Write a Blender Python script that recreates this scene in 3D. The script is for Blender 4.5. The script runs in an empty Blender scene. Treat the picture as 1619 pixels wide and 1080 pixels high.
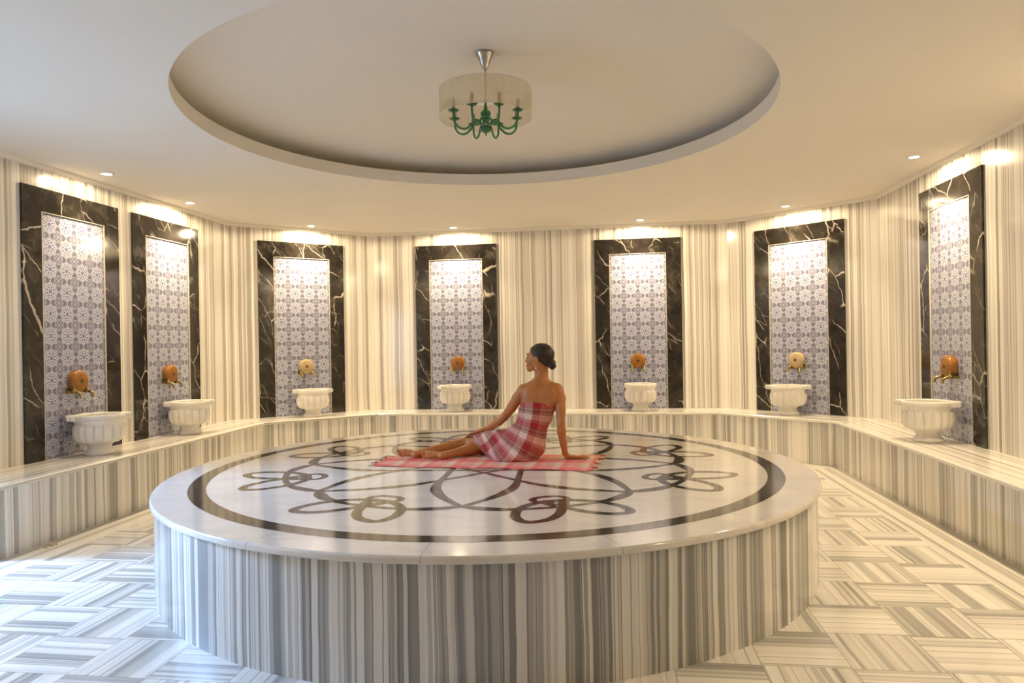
import bpy, bmesh, math, random
import numpy as np
from mathutils import Vector, Matrix
random.seed(7)
PI = math.pi
SC = bpy.context.scene
C = SC.collection

# ------------------------------------------------------------------ camera, world, light, exposure
F_PX, YAW, PITCH, ROLL, EYE = 1119.7, 0.1319, 0.0003, 0.0171, 1.39
cam = bpy.data.cameras.new('camera'); camo = bpy.data.objects.new('camera', cam); C.objects.link(camo)
cam.sensor_width = 36.0; cam.sensor_fit = 'HORIZONTAL'; cam.lens = F_PX / 1619 * 36.0
cam.clip_start = 0.05; cam.clip_end = 60
_f = Vector((-math.sin(YAW), math.cos(YAW), 0)); _r = Vector((math.cos(YAW), math.sin(YAW), 0)); _u = Vector((0, 0, 1))
_right = _r * math.cos(ROLL) - _u * math.sin(ROLL); _up = _r * math.sin(ROLL) + _u * math.cos(ROLL)
M = Matrix.Identity(4)
for i in range(3):
    M[i][0] = _right[i]; M[i][1] = _up[i]; M[i][2] = -_f[i]
M[2][3] = EYE
camo.matrix_world = M
SC.camera = camo

SC.view_settings.view_transform = 'Standard'; SC.view_settings.look = 'None'
SC.view_settings.gamma = 1.0; SC.view_settings.use_curve_mapping = False
SC.view_settings.exposure = 0.12
wd = bpy.data.worlds.new('world'); SC.world = wd; wd.use_nodes = True
wd.node_tree.nodes['Background'].inputs[0].default_value = (1, 0.86, 0.66, 1)
wd.node_tree.nodes['Background'].inputs[1].default_value = 0.0
SC.cycles.max_bounces = 10; SC.cycles.diffuse_bounces = 6; SC.cycles.glossy_bounces = 4
SC.cycles.transmission_bounces = 6; SC.cycles.transparent_max_bounces = 12
SC.cycles.caustics_reflective = False; SC.cycles.caustics_refractive = False
SC.cycles.sample_clamp_indirect = 6.0

SPOT_W = 76.0
SPILL_W = 17.0
SPOT_COL = (1.0, 0.78, 0.49)
BULB_W = 14.0
DAY_W = 600.0
DAY_COL = (0.32, 0.55, 1.0)

def area_light(name, loc, target, sx, sy, power, col):
    l = bpy.data.lights.new(name, 'AREA'); l.shape = 'RECTANGLE'; l.size = sx; l.size_y = sy
    l.energy = power; l.color = col
    o = bpy.data.objects.new(name, l); C.objects.link(o); o.location = loc
    o.rotation_euler = (Vector(target) - Vector(loc)).to_track_quat('-Z', 'Y').to_euler()
    return o
# daylight entering the side passage through its far window
area_light('passage_daylight', (-7.15, 3.40, 2.98), (-3.2, 3.75, 0.55), 0.9, 0.75, DAY_W, DAY_COL)

# ------------------------------------------------------------------ room numbers (metres)
H, HB, BW = 2.898, 0.4913, 0.547
C0, C1, C2, C3, C4, C5 = (-4.534, -1.3), (-4.534, 8.084), (-3.140, 9.371), (1.565, 9.371), (2.931, 8.114), (2.931, -1.3)
PX, PY, PR, HP = -0.803, 4.806, 2.089, 0.549
CX, CY, CR = -0.831, 4.802, 1.931

# ------------------------------------------------------------------ small node language
class X:
    def __init__(s, nt, v): s.nt = nt; s.v = v
    def _m(s, op, *a):
        n = s.nt.nodes.new('ShaderNodeMath'); n.operation = op
        for i, q in enumerate((s,) + a):
            q = q.v if isinstance(q, X) else q
            if isinstance(q, (int, float)): n.inputs[i].default_value = q
            else: s.nt.links.new(q, n.inputs[i])
        return X(s.nt, n.outputs[0])
    def __add__(s, o): return s._m('ADD', o)
    __radd__ = __add__
    def __sub__(s, o): return s._m('SUBTRACT', o)
    def __rsub__(s, o): return (s * -1) + o
    def __mul__(s, o): return s._m('MULTIPLY', o)
    __rmul__ = __mul__
    def __truediv__(s, o): return s._m('DIVIDE', o)
    def abs(s): return s._m('ABSOLUTE')
    def fract(s): return s._m('FRACT')
    def floor(s): return s._m('FLOOR')
    def cos(s): return s._m('COSINE')
    def sqrt(s): return s._m('SQRT')
    def lt(s, o): return s._m('LESS_THAN', o)
    def gt(s, o): return s._m('GREATER_THAN', o)
    def mn(s, o): return s._m('MINIMUM', o)
    def mx(s, o): return s._m('MAXIMUM', o)
    def pw(s, o): return s._m('POWER', o)
    def mod2(s): return (s * 0.5).fract() * 2.0
    def atan2(s, o): return s._m('ARCTAN2', o)
    def ss(s, a, b):
        n = s.nt.nodes.new('ShaderNodeMapRange'); n.interpolation_type = 'SMOOTHSTEP'
        s.nt.links.new(s.v, n.inputs[0]); n.inputs[1].default_value = a; n.inputs[2].default_value = b
        n.inputs[3].default_value = 0; n.inputs[4].default_value = 1
        return X(s.nt, n.outputs[0])

def new_mat(name, rough=0.5, metal=0.0, color=(0.8, 0.8, 0.8)):
    m = bpy.data.materials.new(name); m.use_nodes = True
    nt = m.node_tree; b = nt.nodes['Principled BSDF']
    b.inputs['Roughness'].default_value = rough; b.inputs['Metallic'].default_value = metal
    b.inputs['Base Color'].default_value = (*color, 1)
    m.diffuse_color = (*color, 1)
    return m, nt, b
def uvxy(nt):
    t = nt.nodes.new('ShaderNodeUVMap'); t.uv_map = 'UVMap'
    s = nt.nodes.new('ShaderNodeSeparateXYZ'); nt.links.new(t.outputs[0], s.inputs[0])
    return X(nt, s.outputs[0]), X(nt, s.outputs[1])
def objxyz(nt, kind='Object'):
    t = nt.nodes.new('ShaderNodeTexCoord')
    s = nt.nodes.new('ShaderNodeSeparateXYZ'); nt.links.new(t.outputs[kind], s.inputs[0])
    return X(nt, s.outputs[0]), X(nt, s.outputs[1]), X(nt, s.outputs[2])
def comb(nt, a, b, c=0.0):
    n = nt.nodes.new('ShaderNodeCombineXYZ')
    for i, q in enumerate((a, b, c)):
        if isinstance(q, X): nt.links.new(q.v, n.inputs[i])
        else: n.inputs[i].default_value = q
    return n.outputs[0]
def noise1(nt, w, scale, detail=2.0, rough=0.5):
    n = nt.nodes.new('ShaderNodeTexNoise'); n.noise_dimensions = '1D'
    nt.links.new(w.v, n.inputs['W']); n.inputs['Scale'].default_value = scale
    n.inputs['Detail'].default_value = detail; n.inputs['Roughness'].default_value = rough
    return X(nt, n.outputs[0])
def noise3(nt, vec, scale, detail=3.0, rough=0.5, dist=0.0):
    n = nt.nodes.new('ShaderNodeTexNoise'); n.noise_dimensions = '3D'
    nt.links.new(vec, n.inputs['Vector']); n.inputs['Scale'].default_value = scale
    n.inputs['Detail'].default_value = detail; n.inputs['Roughness'].default_value = rough
    n.inputs['Distortion'].default_value = dist
    return X(nt, n.outputs[0])
def vor1(nt, w, scale, feature='F1'):
    n = nt.nodes.new('ShaderNodeTexVoronoi'); n.voronoi_dimensions = '1D'; n.feature = feature
    nt.links.new(w.v, n.inputs['W']); n.inputs['Scale'].default_value = scale
    if feature == 'F1':
        s = nt.nodes.new('ShaderNodeSeparateColor'); nt.links.new(n.outputs['Color'], s.inputs[0])
        return X(nt, s.outputs[0]), X(nt, s.outputs[1])
    return X(nt, n.outputs['Distance'])
def ramp(nt, fac, stops, interp='LINEAR'):
    n = nt.nodes.new('ShaderNodeValToRGB'); nt.links.new(fac.v, n.inputs[0])
    cr = n.color_ramp; cr.interpolation = interp
    while len(cr.elements) < len(stops): cr.elements.new(0.5)
    for e, (p, c) in zip(cr.elements, stops): e.position = p
    for e, (p, c) in zip(cr.elements, stops): e.position = p; e.color = (*c, 1)
    return n.outputs[0]
def mixc(nt, fac, a, b, mode='MIX'):
    n = nt.nodes.new('ShaderNodeMix'); n.data_type = 'RGBA'; n.blend_type = mode
    if isinstance(fac, X): nt.links.new(fac.v, n.inputs[0])
    else: n.inputs[0].default_value = fac
    for k, q in ((6, a), (7, b)):
        if isinstance(q, tuple): n.inputs[k].default_value = (*q, 1)
        else: nt.links.new(q, n.inputs[k])
    return n.outputs[2]

def stripe_color(nt, s, t, freq=1.0, grey=0.0, dark=0.8, lo=(0.33, 0.32, 0.29), md=(0.44, 0.425, 0.38), hi=(0.59, 0.565, 0.505)):
    """bands of a vein-cut marble: s runs across the bands, t along them (metres)"""
    w = noise3(nt, comb(nt, s * 2.0, t * 0.9), 1.6, 3.0) - 0.5
    s2 = s + w * 0.03
    a, a2 = vor1(nt, s2, 27 * freq)
    b, b2 = vor1(nt, s2 + 7.3, 75 * freq)
    soft = noise1(nt, s2 + 3.1, 7 * freq, 3.0)
    fine = noise3(nt, comb(nt, s2 * 160 * freq, t * 0.7), 1.0, 2.0)
    k = a * 0.36 + b * 0.30 + soft * 0.40 + fine * 0.10
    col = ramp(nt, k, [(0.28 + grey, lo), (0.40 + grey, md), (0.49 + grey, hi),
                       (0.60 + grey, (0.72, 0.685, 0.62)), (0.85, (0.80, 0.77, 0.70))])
    e = vor1(nt, s2, 27 * freq, 'DISTANCE_TO_EDGE')
    line = (1.0 - e.ss(0.0, 0.10)) * a2.gt(0.55) * dark
    return mixc(nt, line, col, (0.15, 0.13, 0.115))

def mat_striped(name, swap=False, freq=1.0, grey=0.0, rough=0.16, dark=0.8, joint=0.0, **kw):
    m, nt, b = new_mat(name, rough, color=(0.75, 0.7, 0.62))
    u, v = uvxy(nt)
    if swap: u, v = v, u
    col = stripe_color(nt, u, v, freq, grey, dark, **kw)
    if joint:
        j = (u / joint).fract()
        j = (j.lt(0.004 / joint))
        col = mixc(nt, j * 0.7, col, (0.12, 0.10, 0.09))
    nt.links.new(col, b.inputs['Base Color'])
    return m
M_wall = mat_striped('wall_marble', rough=0.14, dark=0.45, grey=0.035, lo=(0.33, 0.305, 0.265), md=(0.44, 0.41, 0.36), hi=(0.60, 0.56, 0.49))
M_front = mat_striped('bench_front_marble', rough=0.2, freq=0.9, grey=0.05, dark=0.75)
M_slab = mat_striped('bench_slab_marble', swap=True, rough=0.15, grey=-0.02, dark=0.3)
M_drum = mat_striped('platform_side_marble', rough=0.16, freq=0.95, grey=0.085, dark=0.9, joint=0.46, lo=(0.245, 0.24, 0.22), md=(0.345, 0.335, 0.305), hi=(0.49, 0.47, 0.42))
M_border = mat_striped('floor_border_marble', swap=True, rough=0.16, grey=-0.01, dark=0.6, freq=0.9)

def mat_floor():
    m, nt, b = new_mat('floor_marble_tiles', 0.15, color=(0.75, 0.7, 0.62))
    x, y, z = objxyz(nt)
    T = 0.3675
    gx = (x - (1.367 - 30 * T)) / T; gy = (y - (3.112 - 30 * T)) / T
    i, j = gx.floor(), gy.floor()
    par = (i + j).mod2()
    wn = nt.nodes.new('ShaderNodeTexWhiteNoise'); wn.noise_dimensions = '2D'
    nt.links.new(comb(nt, i, j), wn.inputs['Vector'])
    off = X(nt, wn.outputs['Value']) * 31.0
    par = par.gt(0.5)
    s = par * x + (1.0 - par) * y + off
    t = par * y + (1.0 - par) * x + off
    col = stripe_color(nt, s, t, 0.62, 0.02, 0.6)
    fx, fy = gx.fract(), gy.fract()
    d = fx.mn(1.0 - fx).mn(fy.mn(1.0 - fy))
    col = mixc(nt, d.lt(0.006) * 0.65, col, (0.22, 0.18, 0.14))
    nt.links.new(col, b.inputs['Base Color'])
    return m
M_floor = mat_floor()

def mat_slabtop():
    m, nt, b = new_mat('platform_top_marble', 0.11, color=(0.8, 0.76, 0.68))
    x, y, z = objxyz(nt)
    v = comb(nt, x * 1.0, y * 1.8, z)
    n = noise3(nt, v, 1.7, 6.0, 0.6, 0.8)
    n2 = noise3(nt, v, 6.0, 4.0, 0.6, 1.5)
    k = n * 0.7 + n2 * 0.3
    col = ramp(nt, k, [(0.30, (0.56, 0.52, 0.46)), (0.42, (0.68, 0.64, 0.57)), (0.52, (0.75, 0.70, 0.62)), (0.7, (0.79, 0.74, 0.66))])
    r = (x * x + y * y).sqrt(); a = y.atan2(x)
    seg = ((a + math.radians(88.3)) / math.radians(22.5) + 40.0).fract()
    dd = seg.mn(1.0 - seg) * r * math.radians(22.5)
    joint = dd.lt(0.0022) * r.gt(1.80)
    col = mixc(nt, joint * 0.6, col, (0.3, 0.27, 0.22))
    nt.links.new(col, b.inputs['Base Color'])
    return m
M_top = mat_slabtop()

def mat_basin():
    m, nt, b = new_mat('basin_marble', 0.32, color=(0.8, 0.77, 0.7))
    t = nt.nodes.new('ShaderNodeTexCoord'); oi = nt.nodes.new('ShaderNodeObjectInfo')
    x, y, z = objxyz(nt); rnd = X(nt, oi.outputs['Random']) * 9.0
    v = comb(nt, x + rnd, y, z * 0.5)
    n = noise3(nt, v, 7.0, 5.0, 0.6, 1.2)
    w = (noise3(nt, v, 3.0, 2.0, 0.5, 2.0) - 0.5).abs()
    col = ramp(nt, n, [(0.30, (0.66, 0.63, 0.58)), (0.45, (0.76, 0.73, 0.67)), (0.7, (0.80, 0.77, 0.71))])
    col = mixc(nt, (1.0 - w.ss(0.0, 0.03)) * 0.16, col, (0.45, 0.42, 0.40))
    nt.links.new(col, b.inputs['Base Color'])
    return m
M_basin = mat_basin()

def mat_black():
    m, nt, b = new_mat('black_veined_marble', 0.09, color=(0.03, 0.025, 0.02))
    x, y, z = objxyz(nt); oi = nt.nodes.new('ShaderNodeObjectInfo'); rnd = X(nt, oi.outputs['Random']) * 23.0
    v = comb(nt, x + rnd, y, z + rnd)
    n = noise3(nt, v, 5.0, 6.0, 0.65, 0.4)
    base = ramp(nt, n, [(0.35, (0.012, 0.010, 0.008)), (0.55, (0.028, 0.023, 0.018)), (0.75, (0.10, 0.085, 0.066))])
    wx = noise3(nt, v, 2.2, 4.0, 0.6) - 0.5
    wz = noise3(nt, comb(nt, z + 5.0, x + rnd, y), 2.2, 4.0, 0.6) - 0.5
    def veins(sx, sz, scale, width, gate, seed):
        vn = nt.nodes.new('ShaderNodeTexVoronoi'); vn.feature = 'DISTANCE_TO_EDGE'
        nt.links.new(comb(nt, (x + rnd + wx * 0.25) * sx + z * 0.55 + seed, y * 0.3, (z + wz * 0.25) * sz), vn.inputs['Vector'])
        vn.inputs['Scale'].default_value = scale
        g = noise3(nt, comb(nt, x + rnd + seed, y, z), 2.6, 2.0).ss(gate, gate + 0.12)
        return (1.0 - X(nt, vn.outputs['Distance']).ss(0.0, width)) * g
    k = (veins(1.3, 0.7, 2.2, 0.016, 0.43, 0.0) * 0.8).mx(veins(1.0, 0.5, 5.0, 0.018, 0.50, 4.0) * 0.45)
    col = mixc(nt, k, base, (0.62, 0.56, 0.47))
    nt.links.new(col, b.inputs['Base Color'])
    return m
M_black = mat_black()
def mat_inlay():
    m, nt, b = new_mat('dark_inlay_marble', 0.09, color=(0.07, 0.06, 0.055))
    x, y, z = objxyz(nt)
    n = noise3(nt, comb(nt, x, y, z), 9.0, 5.0, 0.65)
    col = ramp(nt, n, [(0.35, (0.035, 0.03, 0.027)), (0.6, (0.075, 0.062, 0.052)), (0.8, (0.13, 0.11, 0.095))])
    nt.links.new(col, b.inputs['Base Color'])
    return m
M_inlay = mat_inlay()

def mat_tiles():
    m, nt, b = new_mat('rosette_tiles', 0.12, color=(0.6, 0.58, 0.62))
    u, v = uvxy(nt)
    px = u.fract() * 2.0 - 1.0; py = v.fract() * 2.0 - 1.0
    r = (px * px + py * py).sqrt(); th = py.atan2(px)
    lob = (th * 4.0).cos().abs()
    R = 0.78 + lob * 0.10
    ax, ay = 1.0 - px.abs(), 1.0 - py.abs()
    d4 = ax + ay
    dc = (ax * ax + ay * ay).sqrt()
    W = (0.48, 0.50, 0.60); G = (0.165, 0.16, 0.235); D = (0.055, 0.053, 0.13)
    lines = ((dc - 0.50).abs().lt(0.028)).mx((d4 - 0.42).abs().lt(0.03)).mx((dc - 0.50).abs().lt(0.012) * 1.0).mx((ax * ay).lt(0.0022) * d4.lt(0.36)).mx(((ax - ay).abs().lt(0.02)) * dc.lt(0.52))
    col = mixc(nt, lines, G, W)
    pa, pb = px.abs(), py.abs()
    con = ((1.0 - pa) + pb * 1.3).lt(0.13).mx(((1.0 - pb) + pa * 1.3).lt(0.13))
    ros = r.lt(R).mx(con)
    col = mixc(nt, ros, col, W)
    outl = (r - (R - 0.085)).abs().lt(0.016)
    col = mixc(nt, outl, col, G)
    def dots(n_, rr, dr, da, off):
        a = ((th / (2 * PI) + 2.0) * n_ + off).fract() - 0.5
        qa = a * (2 * PI * rr / n_) / da; qr = (r - rr) / dr
        return (qa * qa + qr * qr).lt(1.0)
    col = mixc(nt, dots(16, 0.58, 0.055, 0.050, 0.5), col, D)
    col = mixc(nt, dots(8, 0.38, 0.085, 0.062, 0.0), col, D)
    col = mixc(nt, r.lt(0.19), col, (0.20, 0.19, 0.36))
    fx, fy = u.fract(), v.fract()
    nt.links.new(col, b.inputs['Base Color'])
    return m
M_tiles = mat_tiles()

def mat_plain(name, col, rough, metal=0.0, **kw):
    m, nt, b = new_mat(name, rough, metal, col)
    for k, q in kw.items(): b.inputs[k.replace('_', ' ')].default_value = q
    return m
def mat_noisy(name, c1, c2, rough, scale=8.0, metal=0.0, bump=0.0):
    m, nt, b = new_mat(name, rough, metal, c1)
    x, y, z = objxyz(nt)
    n = noise3(nt, comb(nt, x, y, z), scale, 4.0, 0.6)
    nt.links.new(ramp(nt, n, [(0.3, c1), (0.7, c2)]), b.inputs['Base Color'])
    if bump:
        bp = nt.nodes.new('ShaderNodeBump'); bp.inputs['Strength'].default_value = bump; bp.inputs['Distance'].default_value = 0.002
        nt.links.new(n.v, bp.inputs['Height']); nt.links.new(bp.outputs[0], b.inputs['Normal'])
    return m
M_paint = mat_noisy('ceiling_paint', (0.75, 0.715, 0.64), (0.77, 0.735, 0.66), 0.7, 1.5)
M_plaster = mat_noisy('passage_paint', (0.78, 0.77, 0.75), (0.80, 0.79, 0.77), 0.7, 1.5)
M_brass = mat_noisy('aged_brass', (0.25, 0.18, 0.07), (0.45, 0.34, 0.14), 0.32, 40, 1.0)
M_amber = mat_noisy('amber_wood', (0.25, 0.095, 0.012), (0.36, 0.145, 0.018), 0.22, 12)
M_amber_glare = mat_noisy('amber_wood_glare', (0.46, 0.33, 0.17), (0.54, 0.40, 0.22), 0.25, 12)  # boss wood with the lamp's specular glare painted into the base colour
M_hole = mat_plain('hole_dark', (0.05, 0.03, 0.015), 0.5)
M_chrome = mat_plain('chrome', (0.62, 0.60, 0.58), 0.18, 1.0)
M_candle = mat_plain('candle_sleeve_grey', (0.30, 0.28, 0.26), 0.5)
M_trimgold = mat_plain('pale_edge_strip', (0.62, 0.56, 0.44), 0.3)
M_chip = mat_noisy('mortar_chip', (0.35, 0.27, 0.18), (0.6, 0.5, 0.36), 0.8, 60)
M_hair = mat_noisy('dark_brown_hair', (0.018, 0.010, 0.007), (0.035, 0.019, 0.012), 0.38, 30)
M_gold = mat_plain('gold', (0.85, 0.6, 0.25), 0.25, 1.0)
M_eye = mat_plain('eye_dark', (0.10, 0.06, 0.05), 0.2)
M_brow = mat_plain('brow_dark', (0.035, 0.02, 0.015), 0.6)
M_lips = mat_plain('lips_rose', (0.40, 0.13, 0.10), 0.4)
M_lens = bpy.data.materials.new('lamp_lens'); M_lens.use_nodes = True
_n = M_lens.node_tree; _n.nodes.clear()
_e = _n.nodes.new('ShaderNodeEmission'); _o = _n.nodes.new('ShaderNodeOutputMaterial')
_e.inputs[0].default_value = (1, 0.86, 0.62, 1); _e.inputs[1].default_value = 30.0
_n.links.new(_e.outputs[0], _o.inputs[0])

def mat_skin():
    m, nt, b = new_mat('skin', 0.42, color=(0.5, 0.27, 0.15))
    x, y, z = objxyz(nt)
    n = noise3(nt, comb(nt, x, y, z), 14.0, 3.0, 0.5)
    nt.links.new(ramp(nt, n, [(0.3, (0.47, 0.180, 0.052)), (0.7, (0.54, 0.220, 0.068))]), b.inputs['Base Color'])
    b.inputs['Subsurface Weight'].default_value = 0.08
    b.inputs['Subsurface Radius'].default_value = (0.02, 0.008, 0.004)
    return m
M_skin = mat_skin()

def mat_glass_green():
    m, nt, b = new_mat('green_glass', 0.06, color=(0.03, 0.30, 0.09))
    b.inputs['Transmission Weight'].default_value = 0.7
    b.inputs['IOR'].default_value = 1.4
    b.inputs['Coat Weight'].default_value = 0.5
    return m
M_green = mat_glass_green()
def mat_shade():
    m = bpy.data.materials.new('organza_shade'); m.use_nodes = True; nt = m.node_tree; nt.nodes.clear()
    out = nt.nodes.new('ShaderNodeOutputMaterial'); tr = nt.nodes.new('ShaderNodeBsdfTransparent')
    df = nt.nodes.new('ShaderNodeBsdfDiffuse'); tl = nt.nodes.new('ShaderNodeBsdfTranslucent')
    a = nt.nodes.new('ShaderNodeMixShader'); c = nt.nodes.new('ShaderNodeMixShader')
    u, v = uvxy(nt)
    n = noise1(nt, u, 220, 1.0)
    col = ramp(nt, n, [(0.3, (0.66, 0.56, 0.36)), (0.7, (0.76, 0.66, 0.45))])
    for q in (df, tl): nt.links.new(col, q.inputs[0])
    nt.links.new(df.outputs[0], a.inputs[1]); nt.links.new(tl.outputs[0], a.inputs[2]); a.inputs[0].default_value = 0.5
    seam = (u * 6.0 / (2 * PI * 0.317)).fract().lt(0.012)
    nt.links.new((0.55 + seam * 0.3).v, c.inputs[0])
    nt.links.new(tr.outputs[0], c.inputs[1]); nt.links.new(a.outputs[0], c.inputs[2]); nt.links.new(c.outputs[0], out.inputs[0])
    return m
M_shade = mat_shade()

def mat_plaid(name, pu, pv, red, lines, cream=(0.80, 0.72, 0.62), rough=0.85):
    m, nt, b = new_mat(name, rough, color=red)
    u, v = uvxy(nt)
    a = (u / pu + 20.0).fract(); c = (v / pv + 20.0).fract()
    W = cream; R = red; P = tuple(0.30 * i + 0.70 * j for i, j in zip(cream, red))
    cu = ramp(nt, a, [(0.0, R), (0.24, W), (0.255, R), (0.28, W), (0.295, R), (0.32, W), (0.335, R), (0.36, W), (0.375, P),
                      (0.58, W), (0.595, R), (0.62, W), (0.635, R), (0.66, W), (0.675, R), (0.70, W), (0.97, R)], 'CONSTANT')
    Y = lines
    cv = ramp(nt, c, [(0.0, R), (0.28, Y), (0.33, W), (0.355, Y), (0.405, R), (0.46, Y), (0.51, W), (0.535, Y), (0.585, W), (0.86, P)], 'CONSTANT')
    col = mixc(nt, 0.45, mixc(nt, 0.5, cu, cv), mixc(nt, 1.0, cu, cv, 'MULTIPLY'))
    n = noise3(nt, comb(nt, u * 900, v * 900), 1.0, 1.0)
    col = mixc(nt, n * 0.12, col, (0.35, 0.2, 0.15))
    nt.links.new(col, b.inputs['Base Color'])
    b.inputs['Sheen Weight'].default_value = 0.15
    return m
M_wrap = mat_plaid('plaid_wrap', 0.205, 0.105, (0.50, 0.010, 0.014), (0.17, 0.115, 0.015), (0.86, 0.72, 0.62))
M_towel = mat_plaid('plaid_towel', 0.185, 0.30, (0.84, 0.075, 0.035), (0.74, 0.60, 0.42), (0.82, 0.66, 0.50))

# ------------------------------------------------------------------ mesh helpers
def obj(name, bm, mat, parent=None, smooth=False, loc=None):
    me = bpy.data.meshes.new(name)
    bm.normal_update(); bm.to_mesh(me); bm.free()
    o = bpy.data.objects.new(name, me); C.objects.link(o)
    for m in (mat if isinstance(mat, (list, tuple)) else [mat]): me.materials.append(m)
    if smooth:
        me.polygons.foreach_set('use_smooth', [True] * len(me.polygons))
    if parent: o.parent = parent
    if loc: o.location = loc
    return o
def sharp(o, ang=35):
    me = o.data
    me.polygons.foreach_set('use_smooth', [True] * len(me.polygons))
    b = bmesh.new(); b.from_mesh(me)
    for e in b.edges:
        if len(e.link_faces) == 2 and e.calc_face_angle(0) > math.radians(ang): e.smooth = False
    b.to_mesh(me); b.free()
    return o
def thing(name, label, cat, loc=(0, 0, 0), rz=0.0, group=None):
    o = bpy.data.objects.new(name, None); C.objects.link(o); o.empty_display_size = 0.1
    o.location = loc; o.rotation_euler = (0, 0, rz)
    return tag(o, label, cat, group)
def tag(o, label, cat, group=None):
    o['label'] = label; o['category'] = cat
    if group: o['group'] = group
    return o
def struct(o): o['kind'] = 'structure'; return o
def quad(bm, uvl, pts, uvs, mi=0):
    f = bm.faces.new([bm.verts.new(p) for p in pts]); f.material_index = mi
    for l, q in zip(f.loops, uvs): l[uvl].uv = q
    return f
def new_bm():
    bm = bmesh.new(); return bm, bm.loops.layers.uv.new('UVMap')
def box(bm, x0, x1, y0, y1, z0, z1, mi=0, uvl=None):
    v = [bm.verts.new((x, y, z)) for x in (x0, x1) for y in (y0, y1) for z in (z0, z1)]
    fs = []
    for q in ((0, 1, 3, 2), (4, 6, 7, 5), (0, 4, 5, 1), (2, 3, 7, 6), (0, 2, 6, 4), (1, 5, 7, 3)):
        f = bm.faces.new([v[i] for i in q]); f.material_index = mi; fs.append(f)
        if uvl:
            f.normal_update(); n = f.normal
            for l in f.loops:
                c = l.vert.co
                l[uvl].uv = (c.y, c.z) if abs(n.x) > .5 else ((c.x, c.z) if abs(n.y) > .5 else (c.x, c.y))
    return fs
def lathe(bm, prof, n=32, axis='z', closed=True, fn=None, org=(0, 0, 0)):
    """prof: list of (r, h). fn(theta, r, h) -> r"""
    rings = []
    for r, h in prof:
        ring = []
        for i in range(n):
            th = 2 * PI * i / n
            rr = fn(th, r, h) if fn else r
            a, b_ = rr * math.cos(th), rr * math.sin(th)
            p = (a, b_, h) if axis == 'z' else ((a, -h, b_) if axis == '-y' else (h, a, b_))
            ring.append(bm.verts.new((p[0] + org[0], p[1] + org[1], p[2] + org[2])))
        rings.append(ring)
    for r0, r1 in zip(rings[:-1], rings[1:]):
        for i in range(n):
            j = (i + 1) % n
            bm.faces.new((r0[i], r0[j], r1[j], r1[i]))
    if closed:
        bm.faces.new(list(reversed(rings[0]))); bm.faces.new(rings[-1])
    return rings
def tube(bm, pts, rad, n=10, caps=True):
    pts = [Vector(p) for p in pts]
    rad = rad if isinstance(rad, (list, tuple)) else [rad] * len(pts)
    t0 = (pts[1] - pts[0]).normalized()
    ref = Vector((0, 0, 1)) if abs(t0.z) < 0.9 else Vector((1, 0, 0))
    nrm = t0.cross(ref).normalized(); rings = []
    for i, p in enumerate(pts):
        t = (pts[min(i + 1, len(pts) - 1)] - pts[max(i - 1, 0)]).normalized()
        nrm = (nrm - t * nrm.dot(t)).normalized(); bn = t.cross(nrm)
        rings.append([bm.verts.new(p + (nrm * math.cos(2 * PI * k / n) + bn * math.sin(2 * PI * k / n)) * rad[i]) for k in range(n)])
    for a, b_ in zip(rings[:-1], rings[1:]):
        for k in range(n): bm.faces.new((a[k], a[(k + 1) % n], b_[(k + 1) % n], b_[k]))
    if caps: bm.faces.new(list(reversed(rings[0]))); bm.faces.new(rings[-1])
def bez(pts, n=12):
    """Catmull-Rom through pts"""
    P_ = [Vector(p) for p in pts]; P_ = [P_[0] * 2 - P_[1]] + P_ + [P_[-1] * 2 - P_[-2]]
    out = []
    for i in range(1, len(P_) - 2):
        a, b_, c, d = P_[i - 1:i + 3]
        for k in range(n):
            t = k / n
            out.append(0.5 * ((2 * b_) + (c - a) * t + (2 * a - 5 * b_ + 4 * c - d) * t * t + (3 * b_ - a - 3 * c + d) * t ** 3))
    out.append(P_[-2]); return out
def copy_tree(o, parent=None):
    c = o.copy(); C.objects.link(c)
    if parent: c.parent = parent
    for ch in list(o.children): copy_tree(ch, c)
    return c

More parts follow.
